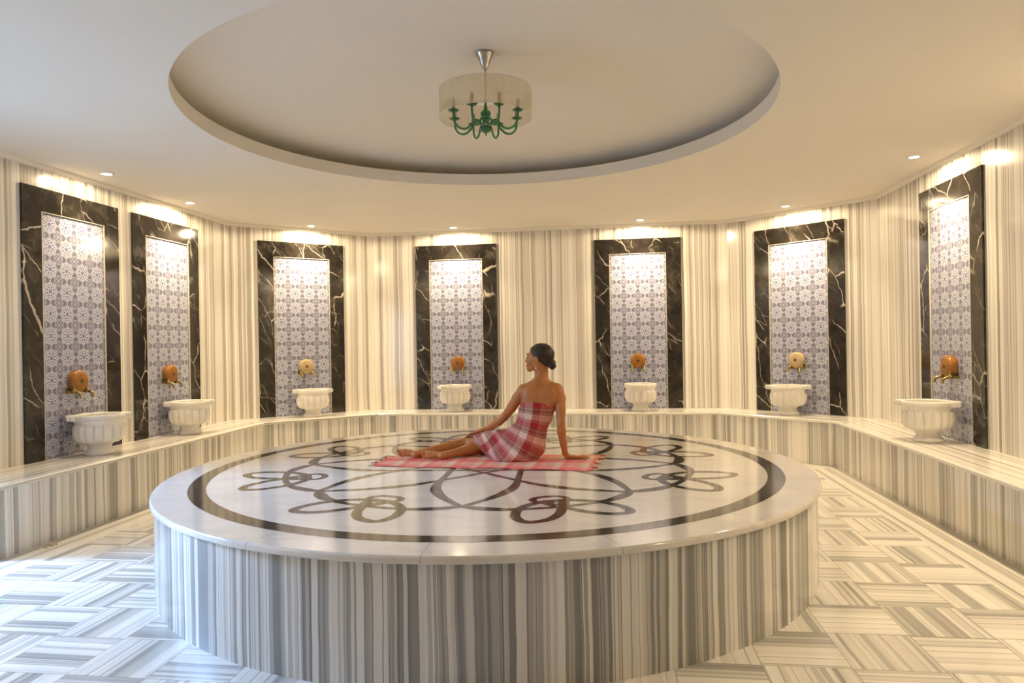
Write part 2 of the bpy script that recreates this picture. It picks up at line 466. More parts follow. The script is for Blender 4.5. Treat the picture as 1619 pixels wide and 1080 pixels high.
# ------------------------------------------------------------------ room shell
def wall_frame(a, b_):
    a, b_ = Vector(a), Vector(b_); t = (b_ - a).normalized(); n = Vector((t.y, -t.x)); return a, t, n, (b_ - a).length
def add_wall(name, a, b_, z0=0.0, z1=H + 0.02, u0=0.0, holes=(), mat=None):
    a, t, n, L = wall_frame(a, b_); th = 0.16
    bm, uvl = new_bm()
    segs = []
    cur = 0.0
    for (h0, h1, ht) in holes:
        segs.append((cur, h0, z0, z1)); segs.append((h0, h1, ht, z1)); cur = h1
    segs.append((cur, L, z0, z1))
    for s0, s1, za, zb in segs:
        P = lambda s, z, o: (a.x + t.x * s - n.x * o, a.y + t.y * s - n.y * o, z)
        quad(bm, uvl, [P(s0, za, 0), P(s1, za, 0), P(s1, zb, 0), P(s0, zb, 0)], [(s0 + u0, za), (s1 + u0, za), (s1 + u0, zb), (s0 + u0, zb)])
        quad(bm, uvl, [P(s1, za, th), P(s0, za, th), P(s0, zb, th), P(s1, zb, th)], [(s0 + u0, za), (s1 + u0, za), (s1 + u0, zb), (s0 + u0, zb)])
        quad(bm, uvl, [P(s0, za, th), P(s0, za, 0), P(s0, zb, 0), P(s0, zb, th)], [(s0 + u0, za), (s0 + u0 + th, za), (s0 + u0 + th, zb), (s0 + u0, zb)])
        quad(bm, uvl, [P(s1, za, 0), P(s1, za, th), P(s1, zb, th), P(s1, zb, 0)], [(s1 + u0, za), (s1 + u0 + th, za), (s1 + u0 + th, zb), (s1 + u0, zb)])
        quad(bm, uvl, [P(s0, za, th), P(s1, za, th), P(s1, za, 0), P(s0, za, 0)], [(s0, 0), (s1, 0), (s1, th), (s0, th)])
        quad(bm, uvl, [P(s0, zb, 0), P(s1, zb, 0), P(s1, zb, th), P(s0, zb, th)], [(s0, 0), (s1, 0), (s1, th), (s0, th)])
    return struct(obj(name, bm, mat or M_wall))
DOOR0, DOOR1 = 2.45, 4.08
add_wall('wall_left', C0, C1, u0=1.0, holes=[(DOOR0 + 1.3, DOOR1 + 1.3, 2.10)])
add_wall('wall_left_rear', C1, C2, u0=12.0)
add_wall('wall_back', C2, C3, u0=20.0)
add_wall('wall_right_rear', C3, C4, u0=31.0)
add_wall('wall_right', C4, C5, u0=40.0)
add_wall('wall_front', C5, C0, u0=55.0)
# side passage behind the doorway
def passage():
    ht = 3.45
    bm, uvl = new_bm(); box(bm, -7.4, -4.694, 4.6, 4.75, 0.0, ht, uvl=uvl); struct(obj('wall_passage_rear', bm, M_plaster))
    bm, uvl = new_bm(); box(bm, -7.4, -4.694, 1.05, 1.2, 0.0, ht, uvl=uvl); struct(obj('wall_passage_front', bm, M_plaster))
    bm, uvl = new_bm(); box(bm, -7.55, -7.4, 1.05, 4.75, 0.0, ht, uvl=uvl); struct(obj('wall_passage_end', bm, M_plaster))
    bm, uvl = new_bm(); box(bm, -4.84, -4.70, 1.05, 4.75, H + 0.021, ht, uvl=uvl); struct(obj('wall_passage_upper', bm, M_plaster))
    bm, uvl = new_bm(); box(bm, -7.55, -4.70, 1.05, 4.75, ht, ht + 0.1, uvl=uvl); struct(obj('ceiling_passage', bm, M_paint))
passage()

def inset(pts, w):
    out = []; fr = [wall_frame(p, q) for p, q in zip(pts[:-1], pts[1:])]
    out.append(tuple(fr[0][0] + fr[0][2] * w))
    for (a, t, n, L), (b_, s, m, K) in zip(fr[:-1], fr[1:]):
        p, q = a + n * w, b_ + m * w
        det = t.x * (-s.y) + s.x * t.y
        k = ((q.x - p.x) * (-s.y) + s.x * (q.y - p.y)) / det
        out.append((p.x + t.x * k, p.y + t.y * k))
    a, t, n, L = fr[-1]; e = a + t * L + n * w
    out.append((e.x, e.y)); return out
WALLPTS = [C0, C1, C2, C3, C4, C5]
def floor():
    bm, uvl = new_bm()
    outer = inset([(-4.534, -1.3), C1, C2, C3, C4, C5], BW - 0.03)
    inner = inset([(-4.534, -1.3), C1, C2, C3, C4, C5], BW + 0.29)
    # tiled centre
    pts = [(x, y, 0) for x, y in inner]
    quad(bm, uvl, list(reversed(pts)), [(0, 0)] * len(pts), 0)
    for k in range(5):
        (a, b_), (c, d) = (outer[k], outer[k + 1]), (inner[k], inner[k + 1])
        a, b_, c, d = Vector(a), Vector(b_), Vector(c), Vector(d)
        t = (b_ - a).normalized(); n = Vector((t.y, -t.x))
        U = lambda p: ((p - a).dot(t) + 9 * k, (p - a).dot(n) + 3.3 * k)
        quad(bm, uvl, [(*c, 0), (*d, 0), (*b_, 0), (*a, 0)], [U(c), U(d), U(b_), U(a)], 1)
    # under the bench, by the door and in the passage
    quad(bm, uvl, [(-9.35, -1.5, -0.004), (3.1, -1.5, -0.004), (3.1, 9.55, -0.004), (-9.35, 9.55, -0.004)], [(0, 0)] * 4, 0)
    return struct(obj('floor', bm, [M_floor, M_border]))
floor()

def ceiling():
    bm, uvl = new_bm()
    x0, x1, y0, y1 = -4.70, 3.10, -1.46, 9.54
    angs = [2 * PI * i / 160 for i in range(160)]
    angs += [math.atan2(y - CY, x - CX) % (2 * PI) for x in (x0, x1) for y in (y0, y1)]
    angs = sorted(set(angs))
    inn, out = [], []
    for a in angs:
        c, s = math.cos(a), math.sin(a)
        k = min(((x1 if c > 0 else x0) - CX) / c if abs(c) > 1e-9 else 1e9, ((y1 if s > 0 else y0) - CY) / s if abs(s) > 1e-9 else 1e9)
        inn.append(bm.verts.new((CX + CR * c, CY + CR * s, H))); out.append(bm.verts.new((CX + k * c, CY + k * s, H)))
    prof = [(CR, H + 0.104), (CR + 0.24, H + 0.104), (CR + 0.24, H + 0.15)]
    N = 14; r0, z0, za = CR + 0.24, H + 0.15, 3.375
    for i in range(1, N + 1):
        q = i / N; r = r0 * math.cos(q * PI / 2); z = z0 + (za - z0) * math.sin(q * PI / 2) ** 1.0
        # flattened spherical cap
        r = r0 * (1 - q); z = z0 + (za - z0) * (1 - (r / r0) ** 2)
        if r > 1e-6: prof.append((r, z))
    n = len(angs); prev = inn
    for i in range(n):
        j = (i + 1) % n
        f = bm.faces.new((out[i], inn[i], inn[j], out[j])) ; f.smooth = False
    for r, z in prof:
        cur = [bm.verts.new((CX + r * math.cos(a), CY + r * math.sin(a), z)) for a in angs]
        for i in range(n):
            j = (i + 1) % n; bm.faces.new((prev[i], cur[i], cur[j], prev[j]))
        prev = cur
    top = bm.verts.new((CX, CY, za))
    for i in range(n): bm.faces.new((prev[i], top, prev[(i + 1) % n]))
    o = struct(obj('ceiling', bm, M_paint)); sharp(o, 30); return o
ceiling()
def cornice():
    bm, uvl = new_bm()
    prof = [(0.0, H - 0.042), (0.010, H - 0.042), (0.012, H - 0.030), (0.026, H - 0.018), (0.030, H), (0.0, H)]
    rings = [inset(WALLPTS, w) for w, z in prof]
    for i in range(len(prof)):
        j = (i + 1) % len(prof)
        for k in range(5):
            a, b_, c, d = rings[i][k], rings[i][k + 1], rings[j][k + 1], rings[j][k]
            quad(bm, uvl, [(*a, prof[i][1]), (*b_, prof[i][1]), (*c, prof[j][1]), (*d, prof[j][1])], [(0, 0)] * 4)
    return struct(obj('trim_1', bm, M_paint))
cornice()

# ------------------------------------------------------------------ bench round the walls
def bench():
    t = thing('wall_bench', 'long striped marble bench running along the walls under the seven tiled panels', 'bench', (-0.79, 9.1, 0))
    path = [(-4.534, DOOR1 + 0.08), C1, C2, C3, C4, C5]
    def sweep(name, prof, mat, useprof_v):
        bm, uvl = new_bm(); rings = [inset(path, w) for w, z in prof]
        acc = [0.0]
        for k in range(5): acc.append(acc[-1] + (Vector(path[k + 1]) - Vector(path[k])).length + 0.37)
        dist = [0.0]
        for i in range(1, len(prof)): dist.append(dist[-1] + math.hypot(prof[i][0] - prof[i - 1][0], prof[i][1] - prof[i - 1][1]))
        for i in range(len(prof) - 1):
            for k in range(5):
                A, B_, D, E_ = rings[i][k], rings[i][k + 1], rings[i + 1][k + 1], rings[i + 1][k]
                base = Vector(path[k]); tt = (Vector(path[k + 1]) - base).normalized()
                U = lambda p: (Vector(p) - base).dot(tt) + acc[k]
                quad(bm, uvl, [(*A, prof[i][1]), (*B_, prof[i][1]), (*D, prof[i + 1][1]), (*E_, prof[i + 1][1])],
                     [(U(A), dist[i] + 2.1 * k), (U(B_), dist[i] + 2.1 * k), (U(D), dist[i + 1] + 2.1 * k), (U(E_), dist[i + 1] + 2.1 * k)])
        for e, rev in ((0, False), (5, True)):      # end caps
            vs = [bm.verts.new((*rings[i][e], prof[i][1])) for i in range(len(prof))]
            f = bm.faces.new(vs if rev else list(reversed(vs)))
            for l in f.loops: l[uvl].uv = (l.vert.co.x, l.vert.co.z)
        bmesh.ops.remove_doubles(bm, verts=bm.verts, dist=1e-5)
        bmesh.ops.recalc_face_normals(bm, faces=bm.faces)
        o = obj(name, bm, mat); o.parent = t; o.location = (0.79, -9.1, 0); return o
    w = BW
    sweep('seat_slab', [(0.001, HB - 0.032), (w - 0.006, HB - 0.032), (w, HB - 0.026), (w, HB - 0.008), (w - 0.008, HB), (0.001, HB), (0.001, HB - 0.032)], M_slab, True)
    sweep('front_cladding', [(w - 0.04, 0.0), (w - 0.018, 0.0), (w - 0.018, HB - 0.033), (w - 0.04, HB - 0.033), (w - 0.04, 0.0)], M_front, True)
bench()

# ------------------------------------------------------------------ central platform
def platform():
    t = thing('marble_platform', 'large round marble platform with dark interlaced star inlay in the middle of the room', 'platform', (PX, PY, 0))
    bm, uvl = new_bm(); n = 192; r = PR - 0.022
    for i in range(n):
        a, b_ = 2 * PI * i / n, 2 * PI * (i + 1) / n
        quad(bm, uvl, [(r * math.cos(a), r * math.sin(a), 0), (r * math.cos(b_), r * math.sin(b_), 0), (r * math.cos(b_), r * math.sin(b_), HP - 0.034), (r * math.cos(a), r * math.sin(a), HP - 0.034)],
             [(a * r, 0), (b_ * r, 0), (b_ * r, .5), (a * r, .5)])
    bmesh.ops.remove_doubles(bm, verts=bm.verts, dist=1e-5)
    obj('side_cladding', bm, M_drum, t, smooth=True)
    bm = bmesh.new()
    lathe(bm, [(PR - 0.05, -0.034), (PR - 0.006, -0.034), (PR, -0.028), (PR + 0.001, -0.014), (PR - 0.002, -0.005), (PR - 0.009, 0.0)], n=192)
    o = obj('top_slab', bm, M_top, t, loc=(0, 0, HP)); sharp(o, 40)
    for p in o.data.polygons:
        if abs(p.normal.z) > 0.99: p.use_smooth = False
    # inlay: ring and star ornament set in the slab
    bm = bmesh.new()
    def annulus(r0, r1, z):
        a0 = [bm.verts.new((r0 * math.cos(2 * PI * i / 160), r0 * math.sin(2 * PI * i / 160), z)) for i in range(160)]
        a1 = [bm.verts.new((r1 * math.cos(2 * PI * i / 160), r1 * math.sin(2 * PI * i / 160), z)) for i in range(160)]
        for i in range(160): bm.faces.new((a0[i], a1[i], a1[(i + 1) % 160], a0[(i + 1) % 160]))
    annulus(1.795, 1.895, 0)
    obj('inlay_ring', bm, M_inlay, t, loc=(0, 0, HP + 0.0006))
    bm = bmesh.new(); cnt = [0]
    def strip(pts, w, closed=False):
        """flat ribbon through 2-D pts, w = width or list of widths"""
        cnt[0] += 1; z = 0.00002 * (cnt[0] % 12)
        P2 = [(Vector((p[0], p[1], 0))) for p in pts]
        if closed: P2 = P2 + [P2[0]]
        W_ = w if isinstance(w, list) else [w] * len(P2)
        L, R_ = [], []
        N_ = len(P2)
        for i, p in enumerate(P2):
            if closed: tt = P2[(i + 1) % (N_ - 1)] - P2[(i - 1) % (N_ - 1)]
            else: tt = P2[min(i + 1, N_ - 1)] - P2[max(i - 1, 0)]
            tt.normalize(); nn = Vector((-tt.y, tt.x, 0)) * W_[i] * 0.5
            L.append(bm.verts.new((p.x + nn.x, p.y + nn.y, z))); R_.append(bm.verts.new((p.x - nn.x, p.y - nn.y, z)))
        for i in range(N_ - 1): bm.faces.new((R_[i], R_[i + 1], L[i + 1], L[i]))
    def pol(r, a): return (r * math.cos(math.radians(a)), r * math.sin(math.radians(a)))
    A0 = 2.5
    for k in range(8):
        ac = A0 + 45 * k
        # half of the long lens from this cusp to the centre line (8 cusps -> 4 lenses)
        ca, sa = math.cos(math.radians(ac)), math.sin(math.radians(ac))
        for sgn in (1, -1):
            loc = [(1.255, 0.0), (1.17, 0.055), (1.04, 0.135), (0.90, 0.195), (0.76, 0.228), (0.60, 0.236), (0.40, 0.232), (0.18, 0.228), (0.0, 0.226)]
            pts = bez([(x, sgn * y, 0) for x, y in loc], 6)
            ws = []
            for p in pts:
                f = max(0.0, 1 - abs(p.x - 0.88) / 0.30); g = max(0.0, 1 - p.x / 0.6)
                ws.append(0.040 + 0.030 * f)
            strip([(p.x * ca - p.y * sa, p.x * sa + p.y * ca) for p in pts], ws)
        # scalloped arc from this cusp to the next
        arc = [(1.245, 0.0), (1.285, 3.5), (1.325, 9.0), (1.340, 15), (1.342, 22.5), (1.340, 30), (1.325, 36), (1.285, 41.5), (1.245, 45.0)]
        pts = bez([(*pol(r, ac + d), 0) for r, d in arc], 6)
        n_ = len(pts)
        strip([(p.x, p.y) for p in pts], [0.040 + 0.034 * math.exp(-((i / n_ - 0.18) / 0.13) ** 2) + 0.030 * math.exp(-((i / n_ - 0.82) / 0.13) ** 2) for i in range(n_)])
        # trefoil knot half way between two cusps
        am = ac + 22.5
        def loop(pl, w):
            pts = [Vector((*pol(r, am + d), 0)) for r, d in pl]
            m_ = len(pts); out = []
            for i in range(m_):
                a, b_, c, d = pts[(i - 1) % m_], pts[i], pts[(i + 1) % m_], pts[(i + 2) % m_]
                for q in range(6):
                    s = q / 6
                    out.append(0.5 * ((2 * b_) + (c - a) * s + (2 * a - 5 * b_ + 4 * c - d) * s * s + (3 * b_ - a - 3 * c + d) * s ** 3))
            strip([(p.x, p.y) for p in out], w, closed=True)
        for s in (1, -1):
            loop([(1.205, s * 1.5), (1.255, s * 6.5), (1.34, s * 9.6), (1.46, s * 11.0), (1.555, s * 10.6), (1.60, s * 8.9), (1.57, s * 5.6), (1.48, s * 2.6), (1.36, s * 0.2), (1.26, s * -2.0)], 0.052)
        loop([(1.29, 0.0), (1.235, 3.2), (1.165, 4.6), (1.115, 3.2), (1.10, 0.0), (1.115, -3.2), (1.165, -4.6), (1.235, -3.2)], 0.042)
    obj('star_inlay', bm, M_inlay, t, loc=(0, 0, HP + 0.0006))
platform()

# ------------------------------------------------------------------ tiled panels
PW, PTOP, FW = 1.112, 2.702, 0.193
def panel_proto():
    t = thing('tiled_panel', '', 'tiled panel')
    z0, w = HB, PW / 2; d = -0.016
    def prism(name, poly):
        bm, uvl = new_bm()
        A = [bm.verts.new((x, d, z)) for x, z in poly]; B_ = [bm.verts.new((x, 0.0, z)) for x, z in poly]
        bm.faces.new(A); n = len(A)
        for i in range(n): bm.faces.new((A[(i + 1) % n], A[i], B_[i], B_[(i + 1) % n]))
        bmesh.ops.recalc_face_normals(bm, faces=bm.faces)
        bmesh.ops.bevel(bm, geom=[e for e in bm.edges if all(abs(v.co.y - d) < 1e-6 for v in e.verts)], offset=0.0015, segments=1, affect='EDGES')
        return obj(name, bm, M_black, t)
    g = 0.0006
    prism('stile', [(-w, z0), (-w + FW, z0), (-w + FW, PTOP - FW - g), (-w, PTOP - g)])
    prism('stile', [(w, z0), (w, PTOP - g), (w - FW, PTOP - FW - g), (w - FW, z0)])
    prism('header', [(-w + g, PTOP), (-w + FW, PTOP - FW), (w - FW, PTOP - FW), (w - g, PTOP)])
    bm, uvl = new_bm(); a = w - FW
    quad(bm, uvl, [(-a, -0.008, z0), (a, -0.008, z0), (a, -0.008, PTOP - FW), (-a, -0.008, PTOP - FW)], [(0, 0), (4, 0), (4, 11), (0, 11)])
    obj('tile_field', bm, M_tiles, t)
    bm, uvl = new_bm()
    box(bm, -a, -a + 0.006, -0.0185, -0.002, z0, PTOP - FW); box(bm, a - 0.006, a, -0.0185, -0.002, z0, PTOP - FW)
    box(bm, -a, a, -0.0185, -0.002, PTOP - FW - 0.005, PTOP - FW)
    obj('edge_strip', bm, M_trimgold, t)
    return t
WL = {'L': (Vector((-4.534, 0.0)), Vector((0, 1))), 'A': None, 'B': None, 'C': None, 'R': None}
def wall_at(w, s, off, z=0.0):
    a, b_ = {'L': ((-4.534, 0.0), C1), 'A': (C1, C2), 'B': (C2, C3), 'C': (C3, C4), 'R': (C4, C5)}[w]
    a, t, n, L = wall_frame(a, b_)
    p = a + t * s + n * off
    # local frame: -y points into the room
    rz = math.atan2(t.y, t.x)
    return (p.x, p.y, z), rz
SITES = [ # wall, panel centre, panel label words, basin along / off wall / turn, tap along, tap kind
 ('L', 5.550, 'black framed blue tiled panel nearest the left edge of the photo', 5.53, 0.205, 0.10, 5.523, 'amber'),
 ('L', 6.860, 'second black framed tiled panel on the left wall, beside the left corner', 6.84, 0.21, 0.08, 6.821, 'amber'),
 ('A', 0.900, 'tiled panel with black marble frame on the short angled wall at left rear', 0.925, 0.235, -0.05, 0.92, 'pale'),
 ('B', 1.148, 'black framed tiled panel on the back wall directly left of the seated woman', 1.165, 0.235, 0.62, 1.166, 'amber'),
 ('B', 3.562, 'black framed tiled panel on the back wall to the right of the seated woman', 3.562, 0.235, 1.50, 3.549, 'amber'),
 ('C', 0.943, 'tiled panel with black marble frame on the short angled wall at right rear', 0.940, 0.235, 0.12, 0.938, 'pale'),
 ('R', 1.618, 'narrow looking tiled panel on the right wall at the right edge of the photo', 1.74, 0.225, 0.05, 1.66, 'amber'),
]
proto = panel_proto()
for i, s in enumerate(SITES):
    o = proto if i == 0 else copy_tree(proto)
    o.location, rz = wall_at(s[0], s[1], 0.002); o.rotation_euler = (0, 0, rz)
    o['label'] = s[2]; o['group'] = 'tiled panels round the walls'

# ------------------------------------------------------------------ basins
def basin_proto():
    t = thing('wash_basin', '', 'basin')
    bm = bmesh.new()
    lathe(bm, [(0.112, 0.0), (0.118, 0.006), (0.118, 0.018), (0.108, 0.026), (0.094, 0.045), (0.090, 0.062), (0.094, 0.078), (0.104, 0.088), (0.106, 0.094), (0.098, 0.098)], 48)
    sharp(obj('pedestal', bm, M_basin, t), 40)
    bm = bmesh.new(); NF = 16
    def fl(th, r, h):
        if 0.10 < h < 0.262 and r > 0.11:
            k = min(1.0, (h - 0.10) / 0.03, (0.262 - h) / 0.012)
            return r - 0.020 * k * (1 - abs(math.sin(th * NF / 2)) ** 0.6)
        return r
    prof = [(0.09, 0.094), (0.118, 0.096), (0.148, 0.103), (0.174, 0.118), (0.189, 0.140), (0.198, 0.166), (0.202, 0.194), (0.201, 0.220), (0.197, 0.240), (0.190, 0.252),
            (0.184, 0.258), (0.180, 0.263), (0.184, 0.270), (0.190, 0.288), (0.192, 0.300), (0.165, 0.300), (0.160, 0.27), (0.150, 0.20), (0.11, 0.14), (0.05, 0.125), (0.01, 0.123)]
    lathe(bm, prof, NF * 10, fn=fl)
    sharp(obj('bowl', bm, M_basin, t), 50)
    bm = bmesh.new()
    def rho(th):
        c, s = abs(math.cos(th)), abs(math.sin(th))
        r1 = min(0.244 / max(c, 1e-6), 0.055 / max(s, 1e-6)); r2 = min(0.219 / max(c, 1e-6), 0.077 / max(s, 1e-6))
        return max(0.201, r1, r2)
    n = 240
    def ringv(fn, z): return [bm.verts.new((fn(2 * PI * i / n) * math.cos(2 * PI * i / n), fn(2 * PI * i / n) * math.sin(2 * PI * i / n), z)) for i in range(n)]
    R = [ringv(lambda a: 0.166, 0.296), ringv(lambda a: rho(a) - 0.008, 0.296), ringv(rho, 0.302), ringv(rho, 0.334), ringv(lambda a: rho(a) - 0.005, 0.340), ringv(lambda a: 0.172, 0.340), ringv(lambda a: 0.166, 0.334)]
    for a, b_ in zip(R, R[1:] + R[:1]):
        for i in range(n): bm.faces.new((a[i], a[(i + 1) % n], b_[(i + 1) % n], b_[i]))
    bmesh.ops.recalc_face_normals(bm, faces=bm.faces)
    sharp(obj('rim', bm, M_basin, t), 40)
    return t
BL = ['fluted marble basin on the left bench nearest the left edge of the photo',
      'fluted marble basin on the left bench, second from the left photo edge',
      'fluted marble basin under the glare-painted tap boss on the left rear angled wall',
      'fluted marble basin with its ear turned forward, left of the seated woman',
      'fluted marble basin with no ear showing, on the back bench right of the woman',
      'fluted marble basin under the glare-painted tap boss on the right rear angled wall',
      'fluted marble basin on the right bench at the right edge of the photo']
proto = basin_proto()
for i, s in enumerate(SITES):
    o = proto if i == 0 else copy_tree(proto)
    p, rz = wall_at(s[0], s[3], s[4] + 0.03, HB + 0.0005); o.location = p; o.rotation_euler = (0, 0, math.radians((46, 40, 30, 48, 87, -8, -33)[i])); o['label'] = BL[i]
    o['group'] = 'marble basins on the bench'

# ------------------------------------------------------------------ wall taps
def tap_proto(mat):
    t = thing('wall_tap', '', 'tap')
    bm = bmesh.new()
    lathe(bm, [(0.078, 0.0), (0.088, 0.008), (0.093, 0.022), (0.094, 0.048), (0.091, 0.062), (0.084, 0.070), (0.074, 0.0745), (0.050, 0.077), (0.022, 0.078)], 40, axis='-y')
    sharp(obj('boss', bm, mat, t), 50)
    bm = bmesh.new(); lathe(bm, [(0.016, 0.0776), (0.016, 0.0796), (0.006, 0.0800)], 20, axis='-y'); b_ = obj('boss_hole', bm, M_hole, t)
    for s in (-1, 1):
        x = 0.074 * s
        bm = bmesh.new()
        lathe(bm, [(0.024, 0.0), (0.024, 0.006), (0.014, 0.010)], 20, axis='-y', org=(x, 0, -0.085))
        tube(bm, bez([(x, -0.008, -0.085), (x, -0.045, -0.087), (x, -0.085, -0.092), (x, -0.115, -0.105), (x, -0.125, -0.132)], 5), [0.013] * 10 + [0.0125] * 5 + [0.0115] * 6, 12)
        lathe(bm, [(0.014, -0.104), (0.020, -0.100), (0.020, -0.074), (0.011, -0.066), (0.007, -0.056), (0.007, -0.046)], 16, org=(x, -0.062, 0))
        lathe(bm, [(0.013, -0.140), (0.013, -0.128), (0.009, -0.124)], 14, org=(x, -0.125, 0))
        v = obj('spout', bm, M_brass, t, smooth=False); sharp(v, 50)
        bm = bmesh.new()
        tube(bm, [(x - 0.024, -0.064, -0.044), (x, -0.062, -0.042), (x + 0.024, -0.060, -0.044)], [0.0055, 0.0065, 0.0055], 10)
        lathe(bm, [(0.007, -0.047), (0.009, -0.042), (0.006, -0.036)], 12, org=(x, -0.062, 0))
        sharp(obj('handle', bm, M_brass, v), 50)
    return t
TL = ['round amber tap boss with two brass taps on the leftmost tiled panel',
      'round amber tap boss with two brass taps on the second panel of the left wall',
      'round glare-painted beige tap boss with brass taps on the left rear angled wall',
      'round amber tap boss with brass taps on the back wall left of the woman',
      'round amber tap boss with brass taps on the back wall right of the woman',
      'round glare-painted beige tap boss with brass taps on the right rear angled wall',
      'round amber tap boss with brass taps on the right wall, seen from the side']
protos = {}
for i, s in enumerate(SITES):
    kind = s[7]
    if kind not in protos:
        o = protos[kind] = tap_proto(M_amber if kind == 'amber' else M_amber_glare)
    else: o = copy_tree(protos[kind])
    p, rz = wall_at(s[0], s[6], 0.0085, 1.115); o.location = p; o.rotation_euler = (0, 0, rz); o['label'] = TL[i]
    o['group'] = 'wall taps above the basins'

# ------------------------------------------------------------------ recessed ceiling lamps
def downlight_proto():
    t = thing('ceiling_spotlight', '', 'ceiling light')
    bm = bmesh.new(); lathe(bm, [(0.040, -0.001), (0.040, -0.006), (0.048, -0.007), (0.054, -0.004), (0.055, 0.0)], 32, closed=False)
    obj('bezel', bm, M_chrome, t, smooth=True)
    bm = bmesh.new(); lathe(bm, [(0.040, -0.0055), (0.026, -0.0080), (0.006, -0.0088)], 28)
    obj('lens', bm, M_lens, t)
    return t
LAMPS = [((-4.244, 5.60), 'glowing ceiling spotlight above the panel nearest the left photo edge'),
         ((-4.282, 6.90), 'glowing ceiling spotlight above the second panel of the left wall'),
         ((-3.675, 8.557), 'glowing ceiling spotlight above the left rear angled wall'),
         ((-1.955, 9.101), 'glowing ceiling spotlight above the back wall panel left of the woman'),
         ((0.453, 9.077), 'glowing ceiling spotlight above the back wall panel right of the woman'),
         ((2.077, 8.506), 'glowing ceiling spotlight above the right rear angled wall'),
         ((2.614, 6.40), 'glowing ceiling spotlight above the right wall panel'),
         ((2.614, 4.30), 'ceiling spotlight over the near part of the right bench'),
         ((2.614, 2.30), 'ceiling spotlight on the right, second behind the photo edge'),
         ((-4.244, 1.30), 'ceiling spotlight on the left before the doorway')]
proto = downlight_proto()
sp = bpy.data.lights.new('spot_beam', 'SPOT'); sp.energy = SPOT_W; sp.color = SPOT_COL
sp.spot_size = math.radians(108); sp.spot_blend = 1.0; sp.shadow_soft_size = 0.03
sp2 = bpy.data.lights.new('spot_spill', 'SPOT'); sp2.energy = SPILL_W; sp2.color = SPOT_COL
sp2.spot_size = math.radians(178); sp2.spot_blend = 0.15; sp2.shadow_soft_size = 0.03
for i, ((x, y), lab) in enumerate(LAMPS):
    o = proto if i == 0 else copy_tree(proto)
    o.location = (x, y, H); o['label'] = lab; o['group'] = 'recessed ceiling spotlights'
    l = bpy.data.objects.new('spot_beam', sp); C.objects.link(l); l.parent = o; l.location = (0, 0, -0.04)
    l = bpy.data.objects.new('spot_spill', sp2); C.objects.link(l); l.parent = o; l.location = (0, 0, -0.04)

